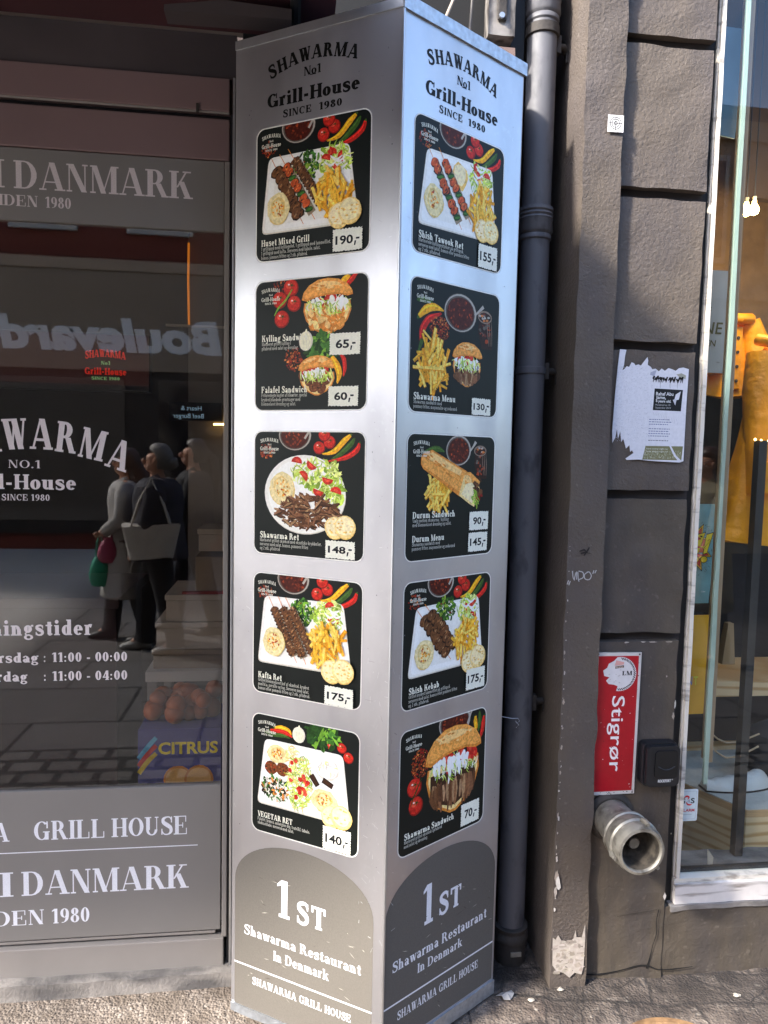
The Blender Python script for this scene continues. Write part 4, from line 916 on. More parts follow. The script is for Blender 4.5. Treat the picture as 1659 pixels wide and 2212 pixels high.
o = A.build('window_lettering', M['print']); o.location = (0, YD + .0035, 0); sp(o)
# concrete step under the shopfront
conc = mat('step_concrete', '#86807a', .85, var=.2, vscale=18, bump=.6, bscale=110, col2='#3f3d3e', c2amt=.75, c2scale=9, c2stretch=(.6, 1, 1.4), bdist=.004)
st = MB().rough_box(XL, -.150, 2.082, 2.3, -.05, .036, .03, .0022, 2).build('concrete_step', conc)
tag(st, 'grey stained concrete step under the shop front, left of the column foot', 'step')

# ---- behind the shop glass: dim room
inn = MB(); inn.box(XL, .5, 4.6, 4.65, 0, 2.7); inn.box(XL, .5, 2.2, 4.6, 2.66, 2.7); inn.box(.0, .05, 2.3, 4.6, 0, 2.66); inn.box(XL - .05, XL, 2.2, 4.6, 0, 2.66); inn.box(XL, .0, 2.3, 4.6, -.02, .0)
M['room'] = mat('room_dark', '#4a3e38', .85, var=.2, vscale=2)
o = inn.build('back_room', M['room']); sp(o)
o = box('room_partition', mat('partition_paint', '#77706a', .8, var=.05, vscale=2), (-.40, -.17, 3.0, 3.05, 0, 2.6)); sp(o)
M['carton'] = mat('pale_carton', '#b0a596', .85, var=.08, vscale=8)
M['carton2'] = mat('brown_carton', '#8a7a66', .85, var=.08, vscale=8)
def carton(x0, x1, y0, y1, z0, z1, m, label, lid=True):
    r = empty('carton', ((x0 + x1) / 2, (y0 + y1) / 2, z0), 0, label, 'box', 'cartons stacked behind the shop glass')
    w_, d_, h_ = (x1 - x0) / 2, (y1 - y0) / 2, z1 - z0
    MB().box(-w_, w_, -d_, d_, 0, h_ - .018).build('carton_body', m, r, bevel=.003)
    if lid: MB().box(-w_ - .004, w_ + .004, -d_ - .004, d_ + .004, h_ - .0175, h_).build('lid', m, r, bevel=.002)
    return r
tb = empty('side_table', (-.33, 2.55, 0), 0, 'white edged table holding the cartons behind the shop glass', 'table')
MB().box(-.13, .13, -.12, .25, .795, .83).build('table_top', mat('table_white', '#b9b3ac', .6), tb, bevel=.003)
for sx in (-.11, .11):
    for sy in (-.10, .22): MB().box(sx - .015, sx + .015, sy - .015, sy + .015, 0, .795).build('leg', M['frame_grey'], tb)
carton(-.44, -.205, 2.46, 2.74, .8305, .895, M['carton2'], 'brown flat carton at the bottom of the stack on the table')
carton(-.43, -.205, 2.46, 2.74, .8955, .985, M['carton'], 'pale deep carton second from the bottom of the stack')
carton(-.40, -.20, 2.47, 2.74, .9855, 1.075, M['carton'], 'pale carton below the red stripe of paper in the stack')
carton(-.31, -.20, 2.50, 2.70, 1.0755, 1.215, M['carton2'], 'upright grey-brown carton with round hole standing on the stack', lid=False)
carton(-.30, -.21, 2.50, 2.68, 1.2155, 1.29, M['carton'], 'small open carton topmost on the stack behind glass')
rp = MB().rough_box(-.35, -.215, 2.475, 2.495, 1.0762, 1.084, .03, .002, 4).build('red_paper', mat('red_paper', '#8c2a20', .7)); tag(rp, 'strip of red paper lying on the pale carton', 'paper')
# fruit cartons on the floor by the glass
crate = empty('fruit_carton', (-.315, 2.285, .38), 0, 'blue fruit carton printed with CITRUS in yellow letters and two oranges', 'box')
MB().box(-.12, .12, -.10, .12, 0, .35).build('carton_body', mat('blue_carton', '#4a4a90', .7, var=.06, vscale=8), crate, bevel=.004)
A = Art(.0005); A.poly([(-.12, 0), (.12, 0), (.12, .35), (-.12, .35)], lin('#45458a'))
sans(A, 'CITRUS', -.062, .275, .036, lin('#f6e02a'), width=.172, bold=.03)
for k, c in enumerate(('#5fb4d8', '#d03a34', '#e2c22e')): curve(A, [(-.118, .262 - .022 * k), (-.09, .30 - .022 * k), (-.068, .325 - .024 * k)], [.014, .014, .012], lin(c))
for x in (-.005, .055):
    blob(A, x, .195, .043, .043, lin('#d98a2a'), 20, .02); blob(A, x, .195, .036, .036, lin('#eab053'), 20, .02)
A.build('carton_print', M['paper'], crate).location = (0, -.1005, 0)
pile = MB(); fr_ = random.Random(8)
for k in range(34):
    u_, v_, w_ = fr_.uniform(-.09, .09), fr_.uniform(-.07, .09), .365 + .055 * fr_.random(); rr0 = fr_.uniform(.024, .031)
    pile.lathe([(rr0 * math.sin(math.pi * (q + .02) / 8.04), w_ - rr0 * math.cos(math.pi * q / 8)) for q in range(9)], (u_, v_, 0), 'z', 12)
po = pile.build('orange_pile', mat('fruit_orange', '#9a4a12', .5, var=.25, vscale=40, bump=.2, bscale=400), crate); po['kind'] = 'stuff'
# support below so the carton does not hover
tag(MB().box(-.6, -.18, 2.24, 2.55, 0, .3795).build('low_bench', M['carton2'], None, bevel=.004), 'low brown bench inside the shop under the fruit carton', 'bench')
# lit screen of the menu with the house logo
scr = empty('menu_screen', (-.70, 3.0, 1.82), 0, 'dark menu screen with red lit shop logo hanging behind the glass', 'screen')
MB().box(-.55, .155, 0, .05, -.05, .17).build('screen_body', M['gasket'], scr, bevel=.004)
box_ = MB().box(-.545, .15, -.003, -.0005, -.025, .165).build('screen_face', mat('screen_face', '#1c0605', .5, emit='#40100a', estr=.06), scr)
def glow(n, c, s): return mat(n, c, .6, emit=c, estr=s)
for t, z, h_, wd, c in (('SHAWARMA', .07, .028, .15, '#d02a18'), ('No1', .05, .014, .035, '#7fae74'), ('Grill-House', .012, .026, .155, '#d02a18'), ('SINCE 1980', -.008, .012, .105, '#7fae74')):
    A = Art(.004); write(A, t, -.01, z, h_, (1, 1, 1, 1), width=wd, align='c', arch=(lambda q: (.010 * (1 - (2 * q - 1) ** 2), 0)) if t[1] == 'H' else None, **WIN)
    A.build('screen_text', glow('screen_glow_' + ('red' if c == '#d02a18' else 'green'), c, .12), scr)
tag(MB().tube([(-.395, 2.98, 2.03), (-.398, 2.98, 2.2), (-.396, 2.98, 2.34)], .0045, 8).build('amber_cord', glow('cord_amber', '#d07a20', .16)), 'thin amber glowing cord hanging inside the shop', 'cord')
tag(MB().box(-.48, -.16, 2.965, 2.98, 2.022, 2.03).build('wall_shelf', M['carton']), 'narrow pale ledge on the inner wall below the amber cord', 'shelf')
tag(MB().tube([(-.30, 2.97, 1.652), (-.255, 2.97, 1.653)], .004, 8).build('tube_lamp', glow('tube_warm', '#ffd27a', 2.5)), 'short warm strip lamp glowing inside the shop', 'lamp')
sg = MB().box(-.10, .10, 0, .02, -.035, .035).build('mirrored_sign', M['gasket']); sg.location = (-.37, 2.975, 1.70); tag(sg, 'small black panel with glowing mirrored pale blue lettering, in place of a reflection', 'sign')
A = Art(.001); sans(A, 'Heart &', .055, .004, .018, (1, 1, 1, 1), align='r'); sans(A, 'Beef Burger', .085, -.026, .018, (1, 1, 1, 1), align='r'); A.v = [(-x, y, z) for x, y, z in A.v]  # letters mirrored and made to glow, drawing a reflection in the glass
A.build('mirrored_text', glow('mirrored_blue', '#8fb2cc', .12), sg)
counter = MB().box(-3.0, -.62, 2.75, 3.2, 0, .98).box(-3.05, -.6, 2.7, 3.25, .9805, 1.02).build('counter', mat('counter_wine', '#2e1518', .5), None, bevel=.004); tag(counter, 'dark wine red serving counter inside the grill shop', 'counter')

# ------------------------------------------------------------------ canopy over the shopfront
can = empty('canopy', (-1.5, 1.5, 2.66), 0, 'dark red canopy reaching out over the shop front above the frame', 'canopy')
MB().box(-2.6, 1.60, -1.15, .62, .010, .06).build('canopy_deck', M['canopy'], can)  # unseen front reach and right end shaped for the shade they cast
for k in range(6): MB().tube([(-2.4 + k * .78, -1.13, -.006), (-2.4 + k * .78, .62, .004)], .014, 8).build('canopy_rib', M['board_dark'], can)
# bracket arm seen at the very top
arm = MB().rings([[(-.33, 2.02, 2.655), (-.33, 2.08, 2.655), (-.33, 2.08, 2.70), (-.33, 2.02, 2.70)], [(-.01, 1.93, 2.612), (-.01, 1.99, 2.612), (-.01, 1.99, 2.637), (-.01, 1.93, 2.637)]])
for i in range(len(arm.smooth)): arm.smooth[i] = False
ao = arm.build('canopy_arm', M['band_dark'], can); ao.location = (1.5, -1.5, -2.66)

# ------------------------------------------------------------------ right: plastered pier, wall, pipe
YS, YB = 1.98, 2.005
pier = empty('plastered_wall', (.77, YB, 0), 0, 'dark taupe plastered wall of large blocks with a narrow pier strip beside the drainpipe', 'wall')
def pp(o): o.location = Vector(o.location) - Vector((.77, YB, 0)); o.parent = pier; return o
def tilt(o, k):      # the old wall leans a touch
    return o
s_ = MB().rough_box(.772, .881, YS, 2.34, -.02, 3.3, .022, .0028, 1); pp(s_.build('pier_strip', M['plaster']))
JN = [(-.03, 1.024), (1.049, 1.4375), (1.4615, 1.8555), (1.882, 2.2705), (2.2995, 2.676), (2.7035, 3.3)]
for k, (z0, z1) in enumerate(JN):
    x1 = 1.150 - .004 * (len(JN) - k) * .8
    pp(MB().rough_box(.878, x1, YB, 2.10, z0, z1, .022, .0026, 10 + k).build('wall_block', M['plaster_low'] if k < 2 else M['plaster']))
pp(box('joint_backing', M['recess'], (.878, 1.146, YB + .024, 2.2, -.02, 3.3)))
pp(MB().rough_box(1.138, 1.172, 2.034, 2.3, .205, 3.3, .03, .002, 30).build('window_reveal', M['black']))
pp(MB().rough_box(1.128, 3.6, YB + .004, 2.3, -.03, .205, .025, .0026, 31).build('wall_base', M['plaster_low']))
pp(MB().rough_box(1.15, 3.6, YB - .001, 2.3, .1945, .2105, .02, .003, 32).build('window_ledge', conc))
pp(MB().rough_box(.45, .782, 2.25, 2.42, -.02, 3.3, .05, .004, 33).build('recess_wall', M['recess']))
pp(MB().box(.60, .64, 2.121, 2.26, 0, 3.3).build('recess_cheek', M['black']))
# chipped paint showing pale render, flat on the wall faces
def chip(A, x, z, rx, rz, n=10):
    A.poly([(x + rx * math.cos(6.283 * k / n) * ch.uniform(.55, 1.2), z + rz * math.sin(6.283 * k / n) * ch.uniform(.55, 1.2)) for k in range(n)], jit(lin(ch.choice(['#bdb3a8', '#a99c90', '#cfc7bf'])), .1))
ch = random.Random(3); A = Art(.0)
for z in (1.0, .93, .85, .80, .73, .66, .60, .54, .50, .46, .43, .40, .385): chip(A, .7735 + ch.uniform(0, .004), z + ch.uniform(-.02, .02), ch.uniform(.0015, .004), ch.uniform(.003, .010))
for k in range(30): chip(A, .774 + abs(ch.gauss(0, .003)), ch.uniform(.1, 1.4), ch.uniform(.0008, .002), ch.uniform(.001, .004), 6)
chip(A, .779, .335, .007, .030, 14); chip(A, .783, .318, .009, .02, 12); chip(A, .777, .295, .005, .018, 12); chip(A, .776, .24, .003, .008)
A.poly([(.774, .155), (.783, .148), (.79, .162), (.80, .145), (.822, .132), (.838, .15), (.842, .175), (.846, .152), (.862, .15), (.871, .19), (.873, .15), (.872, .06), (.866, .035), (.845, .042), (.83, .028), (.81, .045), (.79, .05), (.776, .07)], lin('#aea398'))
for k in range(70): x, z = ch.uniform(.778, .868), ch.uniform(.045, .14); blob(A, x, z, ch.uniform(.002, .012), ch.uniform(.002, .007), jit(lin(ch.choice(['#a5998d', '#9a8e83', '#8f8378', '#b3a89c'])), .06), 9, .4)
for k in range(24):
    x, z = ch.uniform(.782, .865), ch.uniform(.05, .14); A.poly([(x + ch.uniform(-.006, .006), z + ch.uniform(-.004, .004)) for _ in range(3)], lin('#6f655d'))
o = A.build('chipped_render', print_mat('render_chips', .9, .9, .12, 90)); o.location = (0, YS - .0045, 0); pp(o)
A = Art(0.0)
for x, z, rx, rz in ((1.131, .70, .003, .004), (1.129, .835, .003, .014), (1.125, .80, .004, .012), (1.128, .245, .005, .012), (1.138, .44, .002, .003), (.97, 1.022, .009, .0022), (1.02, 1.023, .008, .0018), (1.05, 1.0225, .014, .0022), (1.10, 1.0225, .012, .002), (1.098, .92, .002, .003), (.874, .87, .004, .03), (.872, .78, .003, .05), (.873, .69, .003, .03), (.874, .955, .005, .022), (.876, .62, .003, .02)): chip(A, x, z, rx, rz, 12)
o = A.build('chipped_render', M['paper']); o.location = (0, YB - .0042, 0); pp(o)
# painted graffiti tag and a scrawl
A = Art(0.0); GW = lin('#b9b6b4')
def scrawl(p, w_): curve(A, [(.77 + a, 1.19 + b_) for a, b_ in p], [w_] * len(p), GW)
for p in ([(.004, .006), (.008, .018)], [(.009, .004), (.013, .016)], [(.018, .044), (.021, .025), (.026, .018)], [(.024, .02), (.030, .042), (.031, .02)], [(.034, .042), (.036, .022), (.039, .014)], [(.036, .044), (.049, .040), (.050, .026), (.038, .020)], [(.063, .041), (.054, .034), (.056, .022), (.068, .020), (.074, .03), (.068, .041), (.060, .041)], [(.078, .036), (.081, .046)], [(.084, .038), (.088, .047)]): scrawl(p, .0028)
for p in ([(.036, .100), (.05, .104), (.058, .096), (.07, .094)], [(.05, .088), (.062, .106), (.064, .112)], [(.04, .094), (.06, .098)]): curve(A, [(.77 + a, 1.19 + b_) for a, b_ in p], [.003, .005, .002][:len(p)] + [.001] * (len(p) - 3), lin('#2c2523'))
o = A.build('graffiti_tag', M['paper']); o.location = (0, YS - .0035, 0); pp(o)
# long cracks at the wall foot
A = Art(0.0)
curve(A, [(1.112, .205), (1.106, .17), (1.108, .13), (1.098, .09), (1.090, .05), (1.082, .02)], [.003, .0022, .003, .002, .004, .006], lin('#151210'))
curve(A, [(.98, .19), (1.02, .195), (1.07, .2), (1.106, .205)], [.001, .0014, .001, .001], lin('#241f1c'))
curve(A, [(.872, .018), (.93, .012), (1.0, .02), (1.05, .03), (1.085, .028), (1.12, .014), (1.17, .012), (1.23, .016)], [.004, .006, .003, .005, .006, .003, .005, .002], lin('#120f0e'))
o = A.build('wall_crack', M['paper']); o.location = (0, YB - .0040, 0); pp(o)

# drainpipe
PX, PY = .690, 2.115
pipe = empty('drainpipe', (PX, PY, 0), 0, 'round grey zinc drainpipe in the dark recess between column and plastered wall', 'drainpipe')
MB().lathe([(.0415, .10), (.0415, 3.3)], n=36).build('pipe_barrel', M['pipe'], pipe)
for zc in (2.215, 2.81):
    MB().lathe([(.042, zc - .048), (.0455, zc - .044), (.0455, zc - .034), (.043, zc - .031), (.046, zc - .027), (.0495, zc - .022), (.0475, zc + .008), (.050, zc + .012), (.047, zc + .018), (.0502, zc + .023), (.047, zc + .029), (.0502, zc + .034), (.0485, zc + .044), (.042, zc + .046)], n=36).build('pipe_joint', M['pipe'], pipe)
MB().lathe([(.042, .068), (.052, .07), (.0545, .078), (.0545, .092), (.050, .098), (.050, .104), (.053, .110), (.053, .116), (.042, .12)], n=36).build('pipe_collar', M['iron'], pipe)
sh = MB(); sh.lathe([(.048, .07), (.0485, .03), (.046, .005), (.038, -.02)], n=32); sh.build('pipe_shoe', M['iron'], pipe)
MB().box(-.012, .022, -.052, -.046, .037, .052).build('shoe_plate', M['brass'], pipe, bevel=.002)
cl = MB(); cl.lathe([(.0425, 2.725), (.0475, 2.727), (.0475, 2.752), (.0425, 2.754)], n=36); cl.build('pipe_clamp', M['iron'], pipe)
for zc, dx in ((2.708, .065), (1.80, .07), (.812, .07)):
    b = MB().tube([(.03, .0, zc), (dx, .005, zc + .002), (dx + .022, .03, zc - .006)], .010, 10)
    b.box(.040, .052, -.014, .01, zc - .022, zc + .024); b.tube([(dx + .012, .01, zc), (dx + .014, .012, zc - .035)], .004, 8)
    b.build('wall_bracket', M['iron'], pipe)
MB().lathe([(.0425, 1.79), (.0445, 1.791), (.0445, 1.809), (.0425, 1.81)], n=36).build('pipe_clamp', M['pipe'], pipe)
wt = MB().tube([(-.06, -.03, .78), (-.03, -.044, .778), (-.015, -.048, .78), (-.010, -.049, .772), (-.018, -.049, .766), (-.022, -.048, .772), (-.012, -.049, .76), (-.02, -.049, .752)], .0012, 6); wt.build('tie_wire', M['galv'], pipe)

# junk on the wall above the column
bx = empty('bracket_box', (.557, 2.06, 2.695), 0, 'weathered whitish metal bracket box hanging above the column beside the pipe', 'bracket')
MB().rough_box(-.036, .037, 0, .05, 0, .30, .02, .0012, 5).build('box_body', mat('flaking_zinc', '#8d867e', .6, .3, var=.3, vscale=30, col2='#2e2826', c2amt=.8, c2scale=25, c2stretch=(1, 1, .4)), bx)
MB().box(-.014, .012, -.008, -.0015, .035, .26).build('hasp', M['iron'], bx, bevel=.005)
MB().lathe([(.0075, -.014), (.0075, -.0085)], (-.003, 0, .045), 'y', 16).build('bolt', M['galv'], bx)
tag(MB().rough_box(.543, .597, 2.06, 2.10, 2.60, 2.665, .02, .0012, 6).build('wood_block', mat('old_wood', '#6e5a52', .8, var=.2, vscale=30, stretch=(1, 1, 5))), 'worn brown wooden block above the column top edge', 'block')
tag(MB().tube([(.37, 2.0, 2.60), (.385, 2.0, 2.68), (.41, 2.0, 2.74), (.43, 2.02, 2.84)], .0045, 8).build('cable', mat('cable_beige', '#8a7c6e', .6)), 'beige cable leaning to the right behind the column top', 'cable')
tag(MB().tube([(.455, 2.03, 2.60), (.462, 2.03, 2.68), (.466, 2.03, 2.76), (.462, 2.03, 2.86)], .004, 8).build('cable', mat('cable_dark', '#4a433c', .6)), 'dark thin cable hanging straight behind the column top', 'cable')
tag(MB().box(-.14, .60, 2.125, 2.17, 2.58, 3.3).build('shade_board', M['board_dark']), 'black board added behind the column top, its colour in place of shade', 'board')  # added board; the dark above the column is put into its black

# ---- fire riser sign
sg = empty('riser_sign', (.947, YB - .006, .569), 0, 'red enamel sign reading Stigrør with a torn round sticker, above the riser inlet', 'sign')
A = Art(0.0)
A.poly([(-.067, .0), (.066, .002), (.069, .424), (-.068, .425)], lin('#c9c3bf')); A.poly([(-.061, .010), (.058, .012), (.061, .414), (-.061, .4145)], lin('#a81420'))
o = MB().prism([(-.067, 0), (.066, .002), (.069, .424), (-.068, .425)], -.001, .004).build('sign_plate', M['galv'], sg)
sans(A, 'Stigrør', -.014, .296, .040, lin('#ece7e4'), width=.226, turn=-math.pi / 2, bold=.005)
dc = random.Random(9)
for k in range(40):
    x, z = dc.uniform(-.058, .056), dc.uniform(.02, .41); r = dc.uniform(.0004, .0016); A.poly([(x + r * math.cos(t), z + r * dc.uniform(.5, 1.6) * math.sin(t)) for t in (0, 1.2, 2.4, 3.6, 4.8)], lin(dc.choice(['#e0d8d4', '#d8a9a6', '#5d0a10'])))
for x, z in ((-.062, .42), (.063, .4185), (-.061, .004), (.060, .006)): blob(A, x, z, .0028, .0028, lin('#4a4541'), 10, 0)
for k in range(26):   # rust along the rim
    x = dc.choice([dc.uniform(-.066, .064)] * 2 + [-.064, .062]); z = dc.uniform(0, .009) if abs(x) < .06 else dc.uniform(0, .42); r = dc.uniform(.0006, .0025); blob(A, x, z, r, r * .8, lin(dc.choice(['#5b4a3c', '#6d6259'])), 7, .3)
A.build('sign_print', M['enamel'], sg).location = (0, -.0015, 0)
A = Art(0.0); cx, cz, r = .0045, .361, .0505
A.poly([(cx + r * math.cos(R(a)), cz + r * math.sin(R(a))) for a in range(100, -105, -8)] + [(.0, .325), (-.012, .33), (-.028, .332), (-.036, .342), (-.026, .352), (-.042, .356), (-.046, .372), (-.034, .380), (-.03, .392), (-.014, .40)], lin('#d6d2d2'))
for a in range(-96, 84, 7):
    c, s = math.cos(R(a)), math.sin(R(a)); c2, s2 = math.cos(R(a + 7)), math.sin(R(a + 7))
    bar(A, cx + .0425 * c, cz + .0425 * s, cx + .0485 * c2, cz + .0485 * s2, .0026, .0026, lin('#191717'))
write(A, 'LM', .012, .357, .013, lin('#2a2727'), width=.03, **WIN)
A.poly([(-.012, .385), (.016, .389), (.017, .396), (-.008, .402)], lin('#d9a099')); A.poly([(-.010, .377), (.0165, .380), (.0165, .387), (-.0095, .384)], lin('#4a2f22')); write(A, 'ELEVE', -.008, .379, .0045, lin('#d8c9bb'), width=.022, **WIN)
for k in range(12): x, z = inell(-.005, .36, .03, .03); blob(A, x, z, .003, .0015, lin('#b9b4b4'), 6, .3)
A.build('round_sticker', M['enamel'], sg).location = (0, -.0018, 0)
# plaster crumbling along the sign's left edge
A = Art(0.0)
for z in [.58 + .0125 * k for k in range(33)]: chip(A, .8785 + ch.uniform(-.0015, .0015), z, ch.uniform(.001, .0034), ch.uniform(.003, .011), 8)
o = A.build('chipped_render', M['paper']); o.location = (0, YB - .0052, 0); pp(o)

# ---- key box
kb = empty('key_box', (1.077, YB - .004, .603), 0, 'black plastic key lock box on the wall right of the red sign', 'key box')
MB().prism(rrect(-.054, .054, 0, .128, .014), -.030, .004).build('back_shell', M['plastic'], kb, bevel=.004)
MB().prism(rrect(-.050, .051, .004, .124, .016), -.045, -.030).build('front_shell', M['plastic'], kb, bevel=.005)
MB().prism(rrect(-.026, .044, .030, .112, .012), -.0485, -.045).build('shutter', mat('plastic_gloss', '#0c0d11', .22), kb, bevel=.0025)
MB().tube([(-.016 + .05 * t, -.0492, .066 - .010 * math.sin(math.pi * t)) for t in [i / 8 for i in range(9)]], .0011, 6).build('thumb_grip', M['plastic'], kb)
A = Art(.0); sans(A, 'ROCKFORT', -.014, .018, .0085, lin('#d9d9d9'), width=.040, bold=.03); blob(A, .030, .0255, .0018, .0018, lin('#bdbdbd'), 8, 0)
A.build('brand_lettering', M['print'], kb).location = (0, -.0456, 0)

# ---- dry riser inlet
ri = empty('riser_inlet', (.945, YB, .502), 0, 'dull weathered metal fire riser inlet pipe sticking out below the red sign', 'riser inlet')
MB().lathe([(.058, .01), (.060, -.004), (.052, -.008), (.050, -.012)], (0, 0, 0), 'y', 40).build('wall_flange', M['iron'], ri)
MB().lathe([(.0455, -.005), (.0455, -.030), (.0465, -.035), (.0452, -.085)], (0, 0, 0), 'y', 40).build('inlet_barrel', M['brass'], ri)
MB().lathe([(.046, -.080), (.0545, -.083), (.0565, -.087), (.0565, -.093), (.053, -.096), (.0555, -.099), (.0555, -.106), (.058, -.110), (.059, -.128), (.0555, -.132), (.0565, -.150), (.0545, -.156)], (0, 0, 0), 'y', 48, caps=False).build('coupling_ring', M['brass'], ri)
rim = MB().lathe([(.0545, -.155), (.0525, -.163), (.0465, -.164), (.0440, -.161), (.0435, -.150)], (0, 0, 0), 'y', 48, caps=False); rim.build('coupling_mouth', M['brass'], ri)
MB().lathe([(.0434, -.158), (.0405, -.140), (.0385, -.112), (.0135, -.108)], (0, 0, 0), 'y', 48, caps=False).build('coupling_core', M['core'], ri)
MB().lathe([(.0140, -.104), (.0135, -.124), (.0115, -.1275), (.001, -.128)], (0, 0, 0), 'y', 28).build('valve_stem', M['brass'], ri)
for a in (75, 195, 315): c, s = math.cos(R(a)), math.sin(R(a)); MB().tube([(c * .056, -.13, s * .056), (c * .0605, -.142, s * .0605), (c * .0605, -.157, s * .0605)], [.006, .006, .004], 8).build('coupling_lug', M['brass'], ri)
ri.scale = (1.22, 1.24, 1.22)

# ---- stickers and torn poster
tg = empty('target_sticker', (.857, YS - .0048, 2.4265), 0, 'small white square sticker with black ring target on the plastered pier', 'sticker')
A = Art(0.0); A.poly([(-.0225, 0), (.0225, .001), (.022, .0445), (-.0222, .0442)], lin('#e9e6e3'))
for r in (.0155, .0105, .0045): curve(A, [(r * math.cos(R(a)), .0235 + r * math.sin(R(a))) for a in range(0, 361, 20)], [.0024] * 19, lin('#3c3a3a'))
bar(A, -.019, .0235, .019, .0235, .0018, .0018, lin('#2a2828')); bar(A, 0, .004, 0, .043, .0018, .0018, lin('#3c3a3a'))
for k in range(4): bar(A, -.018 + .003 * k, .005, -.017 + .003 * k, .008, .001, .001, lin('#b5413a'))
bar(A, .008, .0055, .018, .0065, .0012, .0012, lin('#555250'))
A.build('sticker_print', M['paper'], tg); 
pt = empty('torn_poster', (.895, YB - .0050, 1.54), 0, 'torn half-removed white paper notice with a black text box pasted on the wall', 'poster')
A = Art(0.0); PW = lin('#dfdee3'); PG = lin('#c4c4cd')
out_ = [(.014, .316), (.033, .315), (.030, .298), (.028, .272), (.024, .258), (.030, .262), (.036, .270), (.043, .268), (.050, .281), (.057, .279), (.062, .273), (.070, .276), (.078, .273), (.086, .284), (.096, .297), (.099, .288), (.098, .276), (.108, .270), (.112, .264), (.122, .266), (.132, .259), (.14, .267), (.150, .261), (.160, .269), (.172, .266), (.182, .262), (.192, .270), (.205, .272), (.2215, .268), (.2195, .16), (.2195, .008), (.208, .004), (.17, .005), (.12, .007), (.085, .010), (.049, .008), (.045, .012), (.068, .028), (.063, .036), (.058, .03), (.055, .05), (.045, .04), (.036, .068), (.030, .058), (.026, .088), (.020, .066), (.016, .095), (.012, .07), (.004, .055), (.002, .09), (.006, .20), (.010, .27)]
A.poly(out_, PW)
for k in range(900):
    x, z = pr_ = (ch.uniform(.008, .115), ch.uniform(.06, .27)); r = ch.uniform(.0006, .0016)
    A.poly([(x, z), (x + r * 2, z + r * .5), (x + r, z + r * 1.5)], jit(PG, .10))
def patch(p, c): A.poly(p, lin(c))
patch([(.108, .256), (.125, .262), (.12, .245), (.106, .248)], '#a9abbb')
patch([(.185, .252), (.200, .256), (.214, .250), (.213, .240), (.196, .243)], '#a8a694')
for k in range(16): x = .115 + k * .0058; curve(A, [(x, .236 + ch.uniform(-.004, .003)), (x + ch.uniform(.002, .007), .240 + ch.uniform(-.004, .006)), (x + ch.uniform(-.002, .006), .228)], [.003, .0055, .001], lin('#1d1b1c'))
for x in (.139, .168, .19): curve(A, [(x, .232), (x - .001, .222), (x, .213)], [.0014, .0008, .0006], lin('#3a3838'))
patch([(.122, .211), (.207, .209), (.204, .149), (.1195, .150)], '#181a1a')
for t, z, h_, wd in (('Rahaf Abu', .192, .0098, .052), ('Jame,', .182, .0095, .030), ('4 years old.', .1725, .0076, .046)): sans(A, t, .127, z, h_, lin('#e2e2e2'), width=wd, bold=.02)
for t, z, wd in (('Murdered on 10', .163, .044), ('September 2014', .155, .046)): sans(A, t, .127, z, .0052, lin('#b9b9b9'), width=wd)
patch([(.186, .196), (.201, .205), (.196, .182), (.182, .178)], '#dedde2'); patch([(.178, .18), (.19, .186), (.186, .165)], '#cfcfd6')
zz = .124
for n_ in (3, 4, 1):
    for k in range(n_):
        x = .110
        while x < .110 + .068 * ch.uniform(.8, 1.0):
            l = ch.uniform(.003, .008); bar(A, x, zz, x + l, zz, .0022, .0022, jit(lin('#6c7194' if n_ > 1 else '#6a6b74'), .2)); x += l + .0018
        zz -= .0068
    zz -= .0058
patch([(.103, .049), (.216, .050), (.213, .010), (.095, .010)], '#7d7b57')
for k in range(160): x, z = ch.uniform(.1, .21), ch.uniform(.012, .034); bar(A, x, z, x + ch.uniform(-.002, .002), z + ch.uniform(.002, .006), .0006, .0006, jit(lin('#c9c7b0'), .15))
for t, z in (('have every right to', .0395), ('have every right to', .0320)): sans(A, t, .106, z, .0047, lin('#e0dfd2'), width=.064)
patch([(.171, .056), (.18, .050), (.196, .024), (.212, .010), (.205, .006), (.19, .022)], '#dedde3')
for k in range(10): curve(A, [(.12 + k * .008, .145 - k * .002), (.124 + k * .008, .138 - k * .003)], [.0006, .0004], lin('#a9a9b4'))
o = A.build('poster_print', M['paper'], pt)

# ------------------------------------------------------------------ right shop window
YG = 2.03
win = empty('shop_window', (1.172, YG, .21), 0, 'clothes shop window in a worn white metal frame right of the plastered wall', 'window')
def wp(o): o.location = Vector(o.location) - Vector((1.172, YG, .21)); o.parent = win; return o
wp(MB().rough_box(1.1705, 1.1825, YG - .012, YG + .05, .2865, 3.3, .03, .0007, 40).build('window_frame', M['white_frame']))
wp(MB().rough_box(1.1655, 1.1705, YG - .004, YG + .03, .2125, 3.3, .03, .0007, 42).build('frame_flange', M['white_frame']))
wp(MB().rough_box(1.166, 3.4, YG - .020, YG + .05, .2115, .272, .02, .0012, 41).build('sill_frame', M['sill_frame']))
wp(MB().rough_box(1.1665, 3.4, YG - .010, YG + .05, .2722, .286, .02, .0008, 43).build('sill_bead', M['white_frame']))
wp(box('glass_pane', M['glass_r'], (1.1826, 3.4, YG + .014, YG + .020, .287, 3.25)))
wp(box('inner_bead', M['gasket'], (1.183, 3.4, YG + .022, YG + .03, .2862, .302)))
